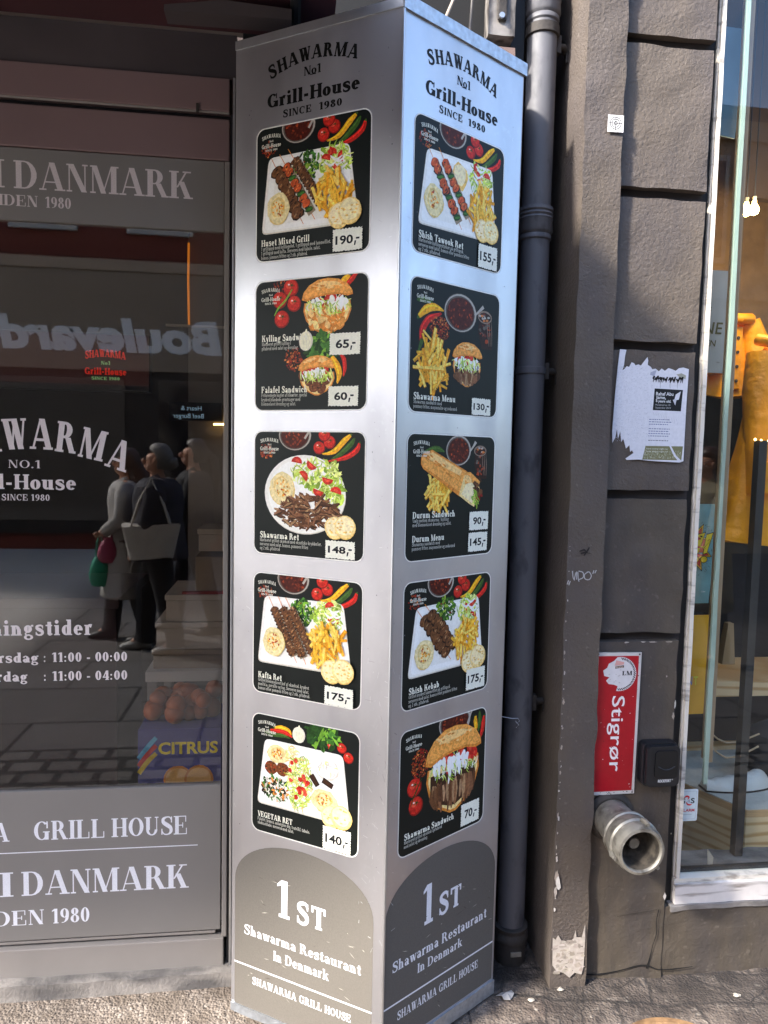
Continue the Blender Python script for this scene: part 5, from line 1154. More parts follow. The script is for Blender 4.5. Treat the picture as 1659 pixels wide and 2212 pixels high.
# the room behind
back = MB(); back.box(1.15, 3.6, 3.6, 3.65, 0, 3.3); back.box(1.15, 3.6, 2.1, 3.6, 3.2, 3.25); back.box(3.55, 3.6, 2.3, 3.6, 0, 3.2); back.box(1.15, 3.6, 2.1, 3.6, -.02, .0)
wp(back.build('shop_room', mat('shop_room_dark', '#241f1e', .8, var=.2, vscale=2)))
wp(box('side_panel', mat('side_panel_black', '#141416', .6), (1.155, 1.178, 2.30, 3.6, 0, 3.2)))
wp(box('window_back_board', mat('back_board', '#3b2a1c', .7, var=.2, vscale=4), (1.62, 2.3, 2.62, 2.66, 2.52, 3.2)))
wp(box('black_display_panel', mat('display_black', '#18181a', .65, var=.15, vscale=10), (1.18, 1.272, 2.24, 2.26, .30, 3.2)))
# wavy pale green edge of the inner display
pg_ = MB(); N_ = 60; rr_ = []
for k in range(N_ + 1):
    z = .56 + (3.2 - .56) * k / N_; a = .004 * noise.noise(Vector((0, 0, z * 2.3))) + .0016 * noise.noise(Vector((3, 0, z * 11))); w_ = .0060 + .0030 * noise.noise(Vector((7, 0, z * 1.7)))
    rr_.append([(1.2745 + a - w_, YG + .030, z), (1.2765 + a + w_ * .8, YG + .030, z), (1.2765 + a + w_ * .8, YG + .040, z), (1.2745 + a - w_, YG + .040, z)])
pg_.rings(rr_)
wp(pg_.build('pale_display_edge', mat('pale_green_film', '#a3b3a6', .5, var=.05, vscale=9)))
wp(box('wood_upright', mat('upright_wood', '#a58a6c', .6, var=.12, vscale=20, stretch=(4, 4, .4)), (1.292, 1.306, YG + .05, YG + .09, .62, 3.2)))
wp(box('reflection_bar', mat('reflection_dark', '#353331', .5, var=.15, vscale=8), (1.514, 1.542, 2.25, 2.28, .06, 1.62)))  # dark bar standing in for a dark reflection in the pane
wp(box('rear_rail', mat('wall_stone_brown', '#7c6146', .8, var=.25, vscale=14, bump=.5, bscale=60), (1.36, 3.5, 2.92, 2.98, 1.95, 3.2)))
# hanging pouches
def pouch(x0, x1t, x1b, z0, z1, colr, label, art):
    p = empty('zip_pouch', (x0, 2.19, z0), 0, label, 'pouch', 'zip pouches hung one above another in the window')
    h = z1 - z0
    def edge(t): return (x1b - x0) + ((x1t - x0) - (x1b - x0)) * t ** 1.25
    rg = []
    for k in range(13):
        t = k / 12; w_ = edge(t); bulge = .012 * math.sin(math.pi * min(1, max(0, t))) + .004
        rg.append([(-.10, 0, h * t), (w_ * .4, -bulge * .6, h * t), (w_ * .85, -bulge * .5, h * t), (w_, 0, h * t), (w_ * .85, bulge, h * t), (-.10, bulge * .3, h * t)])
    MB().rings(rg).build('pouch_body', colr, p)
    zt = [(edge(k / 12) + .002, .0, h * k / 12) for k in range(13)]
    MB().tube(zt, .0026, 6).build('zipper', M['gasket'], p)
    zp = MB(); x, z = edge(0) + .004, .0
    zp.tube([(x, -.004, .01), (x + .001, -.006, -.004)], .003, 8); zp.prism([(x - .004, -.006), (x + .004, -.006), (x + .006, -.034), (x + .002, -.040), (x - .002, -.034)], -.007, -.004)
    zp.build('zip_puller', M['brass'], p)
    A = Art(0.0); art(A, h)
    def bulge_at(x, z):
        t = min(max(z / h, 0), 1); b = .012 * math.sin(math.pi * t) + .004; w_ = edge(t)
        if x < w_ * .4: q = (x + .10) / (w_ * .4 + .10) * .6 * b
        elif x < w_ * .85: q = b * (.6 - .1 * (x - w_ * .4) / (w_ * .45))
        else: q = b * .5 * (w_ - x) / (w_ * .15)
        return q
    A.v = [(x, y - bulge_at(x, z) - .0012, z) for x, y, z in A.v]
    A.build('pouch_print', M['print'], p)
    return p
def art1(A, h):
    for t, z, hh, xr in (('OF', .178, .022, .012), ('FINE', .118, .037, .050), ('BROKEN', .080, .020, .032)):
        sans(A, t, xr, z, hh, lin('#6d6640'), align='r', slant=.12, bold=.01)
    sans(A, 'I Am', .052, .03, .0045, lin('#4a4a44'), align='r')
def star(A, cx, cz, r1, r2, n, col, ph=0.0):
    A.poly([(cx + (r1 if k % 2 == 0 else r2) * math.cos(ph + math.pi * k / n) * .8, cz + (r1 if k % 2 == 0 else r2) * math.sin(ph + math.pi * k / n)) for k in range(2 * n)], col)
def art2(A, h):
    cx, cz = -.006, .180; sr = random.Random(2)
    for k in range(130):
        a = sr.uniform(-2.0, 1.7); r = sr.uniform(.062, .095); l = sr.uniform(.002, .006); bar(A, cx + r * math.cos(a) * .8, cz + r * math.sin(a), cx + (r + l) * math.cos(a) * .8, cz + (r + l) * math.sin(a), .0012, .0008, lin('#1e3034'))
    for r1, r2, c in ((.088, .050, '#15110f'), (.083, .047, '#d8a81c'), (.075, .042, '#15110f'), (.072, .040, '#c0352a')): star(A, cx, cz, r1, r2, 9, lin(c), .35)
    for dx in (-.002, .026):
        P = [(dx + .004, .160), (dx + .016, .164), (dx + .034, .226), (dx + .013, .220)]
        c_ = (sum(p[0] for p in P) / 4, sum(p[1] for p in P) / 4); A.poly([(c_[0] + (x - c_[0]) * 1.22, c_[1] + (z - c_[1]) * 1.1) for x, z in P], lin('#15110f')); A.poly(P, lin('#e2c51e'))
        blob(A, dx + .007, .142, .0125, .0115, lin('#15110f'), 12, 0); blob(A, dx + .007, .142, .0105, .0095, lin('#e2c51e'), 12, 0)
    sans(A, 'I Am', .046, .036, .0055, lin('#d8e0dd'), align='r', slant=.2)
def art3(A, h):
    for k, (c, x) in enumerate((('#7f8fb8', .0), ('#d7d84a', .019))): sans(A, 'NT'[k], .004 + x - .002, .098, .030, lin(c), width=.015, bold=.01)
def pm(n, c): return mat(n, c, .5, var=.10, vscale=12, bump=.15, bscale=30)
pouch(1.2675, 1.372, 1.335, 1.824, 2.136, pm('pouch_cream', '#b5b1a6'), 'cream zip pouch with dark handwritten letters, topmost in the window', art1)
pouch(1.2675, 1.362, 1.331, 1.097, 1.414, mat('pouch_teal', '#5d8f92', .45, var=.22, vscale=22, bump=.2, bscale=40), 'teal zip pouch with a red and yellow comic burst', art2)
pouch(1.2675, 1.358, 1.335, .735, 1.058, pm('pouch_mustard', '#dba01a'), 'mustard yellow zip pouch, lowest of those hung in the window', art3)
# steel blue sheet put in for a bluish reflection, high up
th = MB(); rg = []
for k in range(13):
    t = k / 12; z = 2.505 + .31 * t; xr = 1.296 + .036 * t - .0
    rg.append([(1.190, 2.135, z + .012 * (1 - t)), (1.24, 2.128 + .004 * math.sin(k), z + .006 * (1 - t)), (xr, 2.132, z), (xr, 2.136, z), (1.24, 2.133 + .004 * math.sin(k), z + .006 * (1 - t)), (1.190, 2.139, z + .012 * (1 - t))])
th.rings(rg); tag(th.build('reflection_sheet', mat('reflection_steel_blue', '#5b7f96', .5, var=.12, vscale=6, bump=.1, bscale=20)), 'plain steel blue sheet at the very top of the window, in place of a reflection', 'pouch', 'zip pouches hung one above another in the window')
# yellow raincoats on hangers
def coat(x, y, z0, z1, w0, w1, label, seed, open_=True, m=None):
    c = empty('raincoat', (x, y, z0), 0, label, 'coat', 'yellow raincoats in the shop window')
    h = z1 - z0; rg = []; n = 28
    for k in range(15):
        t = k / 14; w_ = (w0 + (w1 - w0) * t ** .8) / 2; ring = []
        if t > .86: w_ *= (1 - (t - .86) * 4.2)
        for i in range(n):
            a = 2 * math.pi * i / n; f = 1 + .10 * (1 - t) * math.sin(5 * a + seed) + .05 * noise.noise(Vector((math.cos(a) * 2, math.sin(a) * 2 + seed, t * 5)))
            ring.append((w_ * f * math.cos(a), .42 * w_ * f * math.sin(a), h * t + .012 * math.sin(a * 2 + seed) * (t == 0)))
        rg.append(ring)
    mm = m or M['amber']
    MB().rings(rg).build('coat_body', mm, c)
    for sx in (-1, 1):
        p = [(sx * w1 * .40, 0, h * .90), (sx * w1 * .56, -.01, h * .72), (sx * w1 * .60, -.03, h * .45), (sx * w1 * .60, -.045, h * .26)]
        s_ = MB().tube(p, [.055, .052, .046, .046], 14).build('sleeve', mm, c)
        MB().tube([(p[-1][0], p[-1][1], h * .265), (p[-1][0], p[-1][1] - .001, h * .24)], .0475, 14).build('cuff', mm, s_)
    pk = MB(); pk.prism([(-.10, h * .30), (-.03, h * .32), (-.03, h * .40), (-.10, h * .38)], -.42 * w0 / 2 - .012, -.30 * w0 / 2); pk.build('pocket_flap', mm, c, bevel=.003)
    fl = MB(); fl.box(-.018, .018, -.42 * (w0 + w1) / 4 - .02, -.3 * (w0 + w1) / 4, h * .05, h * .84); fl.build('front_placket', mm, c, bevel=.004)
    for q in range(4): MB().lathe([(.006, -.003), (.006, 0)], (0, -.42 * (w0 + w1) / 4 - .0205, h * (.16 + .18 * q)), 'y', 12).build('button', M['iron'], c)
    cr = MB().tube([(-.07, .0, h * .97), (-.05, -.05, h * .95), (0, -.07, h * .93), (.05, -.05, h * .95), (.07, 0, h * .97)], .02, 10); cr.build('collar', mm, c)
    hk = MB().tube([(0, 0, h * .96), (0, 0, h * 1.02), (.015, 0, h * 1.035), (.02, 0, h * 1.02)], .002, 6); hk.build('hanger_hook', M['galv'], c)
    return c
M['amber'] = mat('raincoat_amber', '#f2a206', .5, var=.18, vscale=7, bump=.5, bscale=16, col2='#c67c06', c2amt=.5, c2scale=5, bdist=.02)
coat(1.635, 2.37, 1.275, 1.985, .40, .11, 'large amber raincoat nearest the wavy pale edge in the window', 1.0)
coat(1.625, 2.64, 1.80, 2.09, .24, .16, 'smaller amber jacket hanging behind the large raincoat', 2.2)
coat(1.93, 2.40, 1.22, 1.98, .30, .24, 'amber raincoat farther right in the window at the frame edge', 3.1)
# plinth with felt top, shoe, cable, bulbs, paper bag
ply = bpy.data.materials.new('plywood'); ply.use_nodes = True; t_ = ply.node_tree; N = t_.nodes.new; L = t_.links.new
p_ = t_.nodes['Principled BSDF']; p_.inputs['Roughness'].default_value = .55
g_ = N('ShaderNodeNewGeometry'); mp_ = N('ShaderNodeMapping'); mp_.inputs['Scale'].default_value = (1.0, 1.0, 5.5); L(g_.outputs['Position'], mp_.inputs[0])
wv = N('ShaderNodeTexWave'); wv.wave_type = 'BANDS'; wv.bands_direction = 'Z'; wv.inputs['Scale'].default_value = 1.7; wv.inputs['Distortion'].default_value = 9; wv.inputs['Detail'].default_value = 2.5; wv.inputs['Detail Scale'].default_value = .8; L(mp_.outputs[0], wv.inputs[0])
cr_ = N('ShaderNodeValToRGB'); cr_.color_ramp.elements[0].color = lin('#c59a64'); cr_.color_ramp.elements[0].position = .05; cr_.color_ramp.elements[1].color = lin('#e6c898'); cr_.color_ramp.elements[1].position = .45; L(wv.outputs[0], cr_.inputs[0]); L(cr_.outputs[0], p_.inputs['Base Color'])
pl = empty('display_plinth', (1.5, 2.3, 0), 0, 'plywood display plinth with grey felt top on the window floor', 'plinth')
out2 = [(1.495, 2.56), (1.606, 2.335), (2.4, 2.335), (2.4, 2.85), (1.53, 2.85)]
def slab(z0, z1, grow=0.0):
    b = MB(); n = len(out2); cx = sum(p[0] for p in out2) / n; cy = sum(p[1] for p in out2) / n
    q = [(cx + (x - cx) * (1 + grow), cy + (y - cy) * (1 + grow)) for x, y in out2]
    b.rings([[(x - 1.5, y - 2.3, z) for x, y in q] for z in (z0, z1)]); b.smooth = [False] * len(b.smooth); return b
slab(.0, .300).build('plinth_body', ply, pl); slab(.3005, .3265, .0).build('ply_edge', mat('ply_edge', '#d1a876', .6, var=.2, vscale=60, stretch=(.2, .2, 4)), pl); slab(.327, .330, -.006).build('felt_top', mat('felt_grey', '#b9b7ac', .95, var=.08, vscale=60, bump=.3, bscale=300), pl)
sh_ = empty('knit_shoe', (1.66, 2.50, .331), 0, 'pale knitted slipper with black sole lying on the grey felt', 'shoe')
rg = []
for k in range(15):
    t = k / 14; w_ = .045 * math.sin(math.pi * (.12 + .82 * t)) ** .6; hh = .03 + .05 * t * t + .004 * math.sin(k * 2.4)
    rg.append([(-.12 + .26 * t, w_ * math.cos(a), .004 + max(0, hh * math.sin(a))) for a in [math.pi * i / 12 for i in range(13)]])
MB().rings(rg).build('shoe_upper', mat('knit_pale', '#e2ddd2', .9, bump=.5, bscale=160), sh_)
MB().rings([[( -.125 + .27 * t, s * .047 * math.sin(math.pi * (.12 + .82 * t)) ** .6, z) for s, z in ((-1, 0), (1, 0), (1, .006), (-1, .006))] for t in [i / 12 for i in range(13)]]).build('sole', M['black'], sh_)
dk = MB(); dk.lathe([(.02, 0), (.10, .03), (.12, .10), (.10, .19), (.04, .23)], n=28); bgk = dk.build('rucksack', mat('bag_charcoal', '#26262a', .85, bump=.4, bscale=40)); bgk.location = (1.86, 2.55, .331); tag(bgk, 'dark charcoal round bag standing on the felt top', 'bag')
for k, (zz, dz) in enumerate(((.598, .03), (.556, .042))):
    tag(MB().tube([(1.46, 2.36, zz + .012), (1.49, 2.35, zz - dz * .5), (1.525, 2.35, zz - dz), (1.56, 2.355, zz - dz * 1.02), (1.60, 2.36, zz - dz * .8), (1.66, 2.37, zz - dz * .3)], .0032, 8).build('cord', mat('cord_beige_%d' % k, '#b39a78', .7)), ('upper' if k == 0 else 'lower') + ' beige cord sagging across the window behind the pale edge', 'cord')
tag(MB().rings([[(1.497, 2.36, .845), (1.545, 2.36, .845), (1.545, 2.40, .845), (1.497, 2.40, .845)], [(1.512, 2.36, .99), (1.532, 2.36, .99), (1.532, 2.385, .99), (1.512, 2.385, .99)]]).build('cloth_belt_end', mat('cloth_beige', '#a3865f', .8, bump=.3, bscale=50)), 'beige cloth end hanging below the raincoats', 'cloth')
wood_shelf = MB().box(1.40, 2.6, 2.62, 2.95, .64, .70).box(1.42, 1.46, 2.64, 2.68, .34, .64).box(2.5, 2.54, 2.64, 2.68, .34, .64).box(1.42, 2.6, 2.88, 2.92, .30, .34).build('display_shelf', ply); tag(wood_shelf, 'low plywood shelf behind the plinth in the window', 'shelf')
def bulb(x, y, z, r, label, s):
    b = empty('light_bulb', (x, y, z), 0, label, 'lamp', 'lit warm bulbs in the shop window')
    MB().lathe([(r * .12, -r * 1.0), (r * .75, -r * .7), (r, 0), (r * .75, r * .7), (r * .4, r * 1.25), (r * .38, r * 1.7)], n=20).build('bulb_glass', mat('bulb_glow', '#ffcf7a', .3, emit='#ffcb72', estr=s), b)
    MB().lathe([(r * .42, r * 1.7), (r * .42, r * 2.6), (r * .2, r * 2.8)], n=16).build('bulb_socket', M['brass'], b)
    MB().tube([(0, 0, r * 2.8), (0, 0, 3.19 - z)], .0025, 6).build('bulb_cable', M['gasket'], b)
bulb(1.515, 2.40, 2.392, .017, 'bright bulb nearest the pale edge in the window', 26)
bulb(1.556, 2.42, 2.405, .017, 'second warm bulb just right of the bright one', 14)
lamp = bpy.data.lights.new('window_bulbs', 'POINT'); lamp.energy = 2.4; lamp.color = (1.0, .78, .45); lamp.shadow_soft_size = .05
lo = bpy.data.objects.new('window_bulbs', lamp); COL.objects.link(lo); lo.location = (1.53, 2.33, 2.36)
for k, (x, z) in enumerate(((1.531, 1.623), (1.552, 1.62), (1.579, 1.62), (1.629, 1.621), (1.632, 1.781), (1.635, 1.739), (1.6, 1.72))):
    o = MB().lathe([(.001, -.004), (.0035, 0), (.001, .004)], n=10).build('fairy_light', bpy.data.materials.get('fairy_glow') or mat('fairy_glow', '#ffd68a', .3, emit='#ffce80', estr=6)); o.location = (x - .03, 2.255, z)
    tag(o, 'tiny warm fairy light hanging in front of the raincoats', 'lamp', 'fairy lights in the shop window')
# stickers on the glass
al = empty('alarm_sticker', (1.2115, YG + .0128, .4545), 0, 'white alarm company sticker with red and black letters low on the glass', 'sticker')
A = Art(0.0); A.poly(rrect(-.031, .031, 0, .1005, .006), lin('#c9d4d6')); A.poly(rrect(-.0275, .0265, .006, .094, .004), lin('#3d3a55')); A.poly(rrect(-.0270, .0260, .0065, .0935, .0038), lin('#c6d2d4'))
sans(A, 'G', -.025, .056, .0165, lin('#1d1f26'), width=.0155, bold=.03); sans(A, 'S', .008, .056, .0165, lin('#1d1f26'), width=.013, bold=.03); sans(A, '4', -.003, .058, .011, lin('#8b8f96'), width=.009)
curve(A, [(-.014, .073), (-.006, .078), (.002, .075), (-.002, .068)], [.002, .006, .005, .002], lin('#c4202a')); curve(A, [(-.006, .060), (-.002, .053), (.006, .051), (.012, .053)], [.002, .005, .005, .002], lin('#c4202a'))
sans(A, 'ALARM', -.024, .0295, .0095, lin('#b5323a'), width=.046, bold=.03)
for k in range(9): bar(A, -.015 + k * .0032, .0205, -.0128 + k * .0032, .0205, .0014, .0014, lin('#5b5f66'))
A.build('sticker_print', M['enamel'], al)
tag(MB().prism([(1.3245, .262), (1.338, .262), (1.341, .300), (1.320, .330)], 2.10, 2.103).build('paper_scrap', M['carton']), 'small folded white paper scrap at the foot of the window', 'paper')

# ------------------------------------------------------------------ ground
gm = bpy.data.materials.new('pavement'); gm.use_nodes = True; t_ = gm.node_tree; N = t_.nodes.new; L = t_.links.new
p_ = t_.nodes['Principled BSDF']; p_.inputs['Roughness'].default_value = .85
g_ = N('ShaderNodeNewGeometry').outputs['Position']; sx_ = N('ShaderNodeSeparateXYZ'); L(g_, sx_.inputs[0])
def nz_(s, d=6.0, dis=0.0):
    n = N('ShaderNodeTexNoise'); n.inputs['Scale'].default_value = s; n.inputs['Detail'].default_value = d; n.inputs['Distortion'].default_value = dis; L(g_, n.inputs['Vector']); return n.outputs[0]
def mr_(v, a, b, c=0.0, d=1.0):
    m_ = N('ShaderNodeMapRange'); L(v, m_.inputs[0]); m_.inputs[1].default_value = a; m_.inputs[2].default_value = b; m_.inputs[3].default_value = c; m_.inputs[4].default_value = d; return m_.outputs[0]
def mix_(f, a, b):
    m_ = N('ShaderNodeMix'); m_.data_type = 'RGBA'
    L(f, m_.inputs[0])
    for v, i in ((a, 6), (b, 7)):
        if isinstance(v, str): m_.inputs[i].default_value = lin(v)
        else: L(v, m_.inputs[i])
    return m_.outputs[2]
# gritty exposed aggregate on the left, grimy worn stone on the right
vor = N('ShaderNodeTexVoronoi'); vor.inputs['Scale'].default_value = 130; L(g_, vor.inputs['Vector'])
peb = N('ShaderNodeValToRGB'); e_ = peb.color_ramp.elements; e_[0].color = lin('#594f46'); e_[1].color = lin('#ab9f92'); e_.new(.5).color = lin('#827569'); L(vor.outputs['Color'], peb.inputs[0])
aggr = mix_(mr_(nz_(14), .42, .62), peb.outputs[0], '#6e6256'); aggr = mix_(mr_(nz_(3.2), .45, .7, 0, .7), aggr, '#5a5048')
br = N('ShaderNodeTexBrick'); br.inputs['Scale'].default_value = 3.1; br.inputs['Mortar Size'].default_value = .012; br.inputs['Color1'].default_value = (1, 1, 1, 1); br.inputs['Color2'].default_value = (.75, .75, .75, 1); br.inputs['Mortar'].default_value = (0, 0, 0, 1); br.inputs['Brick Width'].default_value = .62; br.inputs['Row Height'].default_value = .34
mpb = N('ShaderNodeMapping'); mpb.inputs['Rotation'].default_value = (0, 0, .12); L(g_, mpb.inputs[0])
wob = N('ShaderNodeTexNoise'); wob.inputs['Scale'].default_value = 4; wob.inputs['Detail'].default_value = 4; L(g_, wob.inputs['Vector'])
addv = N('ShaderNodeMix'); addv.data_type = 'VECTOR'; addv.inputs[0].default_value = .10; L(mpb.outputs[0], addv.inputs[4]); L(wob.outputs['Color'], addv.inputs[5]); L(addv.outputs[1], br.inputs[0])
stone = mix_(mr_(nz_(7, 8), .35, .7), '#4d4139', '#8d7f72'); stone = mix_(mr_(nz_(26, 8), .5, .66, 0, .8), stone, '#3a322d'); stone = mix_(mr_(nz_(55, 5), .60, .72, 0, .7), stone, '#b9ad9e')
stone = mix_(mr_(br.outputs['Fac'], .2, .9, 0, .75), stone, '#1d1917')
stone = mix_(mr_(nz_(2.4, 5, .5), .46, .62, 0, .75), stone, '#2f2925')
cv = N('ShaderNodeTexVoronoi'); cv.feature = 'DISTANCE_TO_EDGE'; cv.inputs['Scale'].default_value = 4.2; wv2 = N('ShaderNodeMix'); wv2.data_type = 'VECTOR'; wv2.inputs[0].default_value = .18; L(g_, wv2.inputs[4]); L(wob.outputs['Color'], wv2.inputs[5]); L(wv2.outputs[1], cv.inputs['Vector'])
stone = mix_(mr_(cv.outputs['Distance'], .004, .014, .8, 0), stone, '#15110f')
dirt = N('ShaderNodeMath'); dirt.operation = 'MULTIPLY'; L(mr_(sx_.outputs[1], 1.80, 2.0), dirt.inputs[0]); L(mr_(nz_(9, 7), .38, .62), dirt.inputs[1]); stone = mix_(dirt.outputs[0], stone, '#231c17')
side_ = N('ShaderNodeMath'); side_.operation = 'ADD'; L(sx_.outputs[0], side_.inputs[0]); L(mr_(nz_(5), 0, 1, -.12, .12), side_.inputs[1])
near = mix_(mr_(side_.outputs[0], .25, .50), aggr, stone)
# the street slabs behind: big flags, then a strip of small setts
fl_ = N('ShaderNodeTexBrick'); fl_.inputs['Scale'].default_value = 1.0; fl_.inputs['Mortar Size'].default_value = .012; fl_.inputs['Brick Width'].default_value = .95; fl_.inputs['Row Height'].default_value = .62; fl_.inputs['Color1'].default_value = lin('#5b5753'); fl_.inputs['Color2'].default_value = lin('#676360'); fl_.inputs['Mortar'].default_value = lin('#1f1d1c'); L(g_, fl_.inputs[0])
se_ = N('ShaderNodeTexBrick'); se_.inputs['Scale'].default_value = 1.0; se_.inputs['Mortar Size'].default_value = .02; se_.inputs['Brick Width'].default_value = .18; se_.inputs['Row Height'].default_value = .13; se_.inputs['Color1'].default_value = lin('#57534f'); se_.inputs['Color2'].default_value = lin('#6d6863'); se_.inputs['Mortar'].default_value = lin('#121111'); L(g_, se_.inputs[0])
far_ = mix_(mr_(sx_.outputs[1], .38, .385), fl_.outputs[0], se_.outputs[0]); far_ = mix_(mr_(nz_(3), .3, .7, 0, .35), far_, '#45403c'); far_ = mix_(mr_(sx_.outputs[0], -1.9, -2.5), far_, '#bdb6ac')  # far-left paving lightened: sunlit brightness put into its colour for the column's reflection
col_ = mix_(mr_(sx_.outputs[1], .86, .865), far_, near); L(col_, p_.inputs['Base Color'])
bh = N('ShaderNodeMath'); bh.operation = 'ADD'; L(mr_(vor.outputs['Distance'], 0, .7, .6, 0), bh.inputs[0]); L(mr_(nz_(60, 8), 0, 1, 0, 1.6), bh.inputs[1])
bh2 = N('ShaderNodeMath'); bh2.operation = 'MULTIPLY_ADD'; L(br.outputs['Fac'], bh2.inputs[0]); bh2.inputs[1].default_value = -1.4; L(bh.outputs[0], bh2.inputs[2])
bp_ = N('ShaderNodeBump'); bp_.inputs['Strength'].default_value = .8; bp_.inputs['Distance'].default_value = .006; L(bh2.outputs[0], bp_.inputs['Height']); L(bp_.outputs[0], p_.inputs['Normal'])
gb = MB()
# fine uneven patch by the wall, joined to one wide sheet
xs = [-60, -12, -4, -2] + [-1.6 + .04 * i for i in range(91)] + [2.4, 4, 12, 90]; ys = [-60, -20, -9, -4, -1, .4] + [1.0 + .04 * i for i in range(34)] + [2.6, 6, 20]
def gz(x, y):
    if not (-1.7 < x < 2.3 and .9 < y < 2.4): return 0.0
    f = min(1, max(0, (x - .45) / .25)); return -.010 + .006 * noise.noise(Vector((x * 3, y * 3, 1))) + f * (.016 * noise.noise(Vector((x * 4 + 5, y * 4, 3))) + .006 * noise.noise(Vector((x * 14, y * 14, 5))) + .014 * max(0, (y - 1.85) * 4) * min(1, max(0, 1.2 - x) * 2))
idx = [[0] * len(ys) for _ in xs]; V_ = []
for i, x in enumerate(xs):
    for j, y in enumerate(ys): idx[i][j] = len(V_); V_.append((x, y, gz(x, y)))
gb.add(V_, [(idx[i][j], idx[i + 1][j], idx[i + 1][j + 1], idx[i][j + 1]) for i in range(len(xs) - 1) for j in range(len(ys) - 1)], True)
tag(gb.build('ground', gm), kind='structure')
mh = MB().lathe([(.001, -.004), (.15, -.004), (.155, .001), (.172, .001), (.176, -.012)], n=48).build('manhole_cover', mat('cover_orange_lit', '#8a6a48', .7, .2, var=.25, vscale=30, col2='#4d3826', c2amt=.7, c2scale=18, bump=.5, bscale=90)); mh.location = (1.02, 1.66, .003)  # orange light put into the metal's colour, with darker blotches
tag(mh, 'round metal cover in the pavement at the lower right edge', 'cover')
lr = random.Random(4)
LS = [(.800, 1.965, .012, 'crumpled pale paper scrap beside the foot of the pier'), (.70, 1.93, .010, 'pale scrap of paper on the dirty ground left of the pier'), (1.31, 1.90, .012, 'white scrap lying alone on the paving at right'), (.635, 1.955, .028, 'crumpled clear plastic wrapper beside the drainpipe foot')]
for x, y, r, lab in LS:
    n = 9; b = MB(); top = [(r * math.cos(6.283 * k / n) * lr.uniform(.6, 1.2), r * .7 * math.sin(6.283 * k / n) * lr.uniform(.6, 1.2), lr.uniform(.001, .4 * r)) for k in range(n)]
    b.add(top + [(0, 0, .5 * r)] + [(q[0], q[1], q[2] - .0012) for q in top] + [(0, 0, .5 * r - .0012)], [(k, (k + 1) % n, n) for k in range(n)] + [((k + 1) % n + n + 1, k + n + 1, 2 * n + 1) for k in range(n)] + [(k, k + n + 1, (k + 1) % n + n + 1, (k + 1) % n) for k in range(n)])
    o = b.build('litter', mat('litter_' + lab.split()[1], '#9c9488' if 'plastic' not in lab else '#8d8a88', .7)); o.location = (x, y, gz(x, y) + .002); tag(o, lab, 'litter', 'scraps of litter on the paving')

# ------------------------------------------------------------------ street behind the camera (seen in the glass and on the metal)
YO = -7.5
M['red_wall'] = mat('red_render', '#6a2f24', .85, var=.12, vscale=1.5); M['stone_wall'] = mat('sand_render', '#a3927f', .85, var=.1, vscale=1.2); M['pale_wall'] = mat('pale_render', '#b7b0a6', .85, var=.08, vscale=1.0); M['white_wall'] = mat('white_render', '#d9d6d0', .85, var=.06, vscale=1.0); M['pane_dark'] = mat('pane_dark', '#1a1d22', .1, spec=.8); M['sash'] = mat('sash_white', '#b9b6b0', .6)
def house(x0, x1, y, h, m, label, shop, sign=None, depth=8.0, side=-1, floors=3):
    hs = empty('house', ((x0 + x1) / 2, y, 0), 0, label, 'building', 'houses across the street'); w_ = (x1 - x0) / 2
    f = side
    MB().box(-w_, w_, min(0, f * depth), max(0, f * depth), 0, h).build('wall', m, hs)
    o = -f * .06
    MB().box(-w_, w_, min(0, o * 2), max(0, o * 2), 4.18, 4.34).box(-w_, w_, min(0, o), max(0, o), h - .3, h).build('cornice', M['stone_wall'], hs)
    MB().box(-w_ + .3, w_ - .3, min(-f * .004, o), max(-f * .004, o), .25, 2.75).build('shop_front', mat('front_' + shop[1:], shop, .5), hs)
    n = max(2, int(2 * w_ / 1.5))
    for fl in range(floors):
        z0 = 4.75 + fl * 2.9
        if z0 + 1.7 > h - .4: break
        for k in range(n):
            x = -w_ + (k + .5) * 2 * w_ / n
            wf = MB().box(x - .48, x + .48, min(-f * .003, o), max(-f * .003, o), z0, z0 + 1.7).build('window', M['sash'], hs)
            MB().box(x - .40, x - .03, min(o * 1.01, o * 1.15), max(o * 1.01, o * 1.15), z0 + .09, z0 + 1.6).box(x + .03, x + .40, min(o * 1.01, o * 1.15), max(o * 1.01, o * 1.15), z0 + .09, z0 + 1.6).build('pane', M['pane_dark'], wf)
    MB().box(-w_ - .1, w_ + .1, min(0, f * depth), max(0, f * depth), h, h + .25).build('roof', mat('roof_slate', '#3a3b40', .7), hs)
    return hs
hb = house(-9.5, 2.2, YO, 7.4, M['red_wall'], 'red rendered house across the street with the white Boulevard sign', '#1a1718', floors=2)
MB().box(-5.85, 5.85, .0, .10, 2.72, 4.17).build('sign_band', mat('sign_band', '#8d8070', .8, var=.08, vscale=1.5), hb)
A = Art(0.0); sans(A, 'Boulevard', -3.72, 3.02, .47, lin('#f2f4f6'), width=3.16, bold=.05, slant=.18)
so = A.build('shop_sign_lettering', M['print'], hb); so.rotation_euler = (0, 0, math.pi); so.location = (-1.13, .104, 0)
for k, x in enumerate((-4.6, -2.2, .2, 2.6)):
    MB().box(x - .95, x + .95, .062, .075, .45, 2.6).build('shop_pane', M['pane_dark'], hb)
house(2.3, 14, YO, 7.0, M['stone_wall'], 'sand coloured house across the street right of the red one', '#5d564e')
house(14.1, 60, YO, 8.0, M['pale_wall'], 'pale rendered long house far along the street', '#6a655e')
house(-60, -9.6, YO, 4.3, M['white_wall'], 'white rendered long house across the street at far left', '#c2beb7')
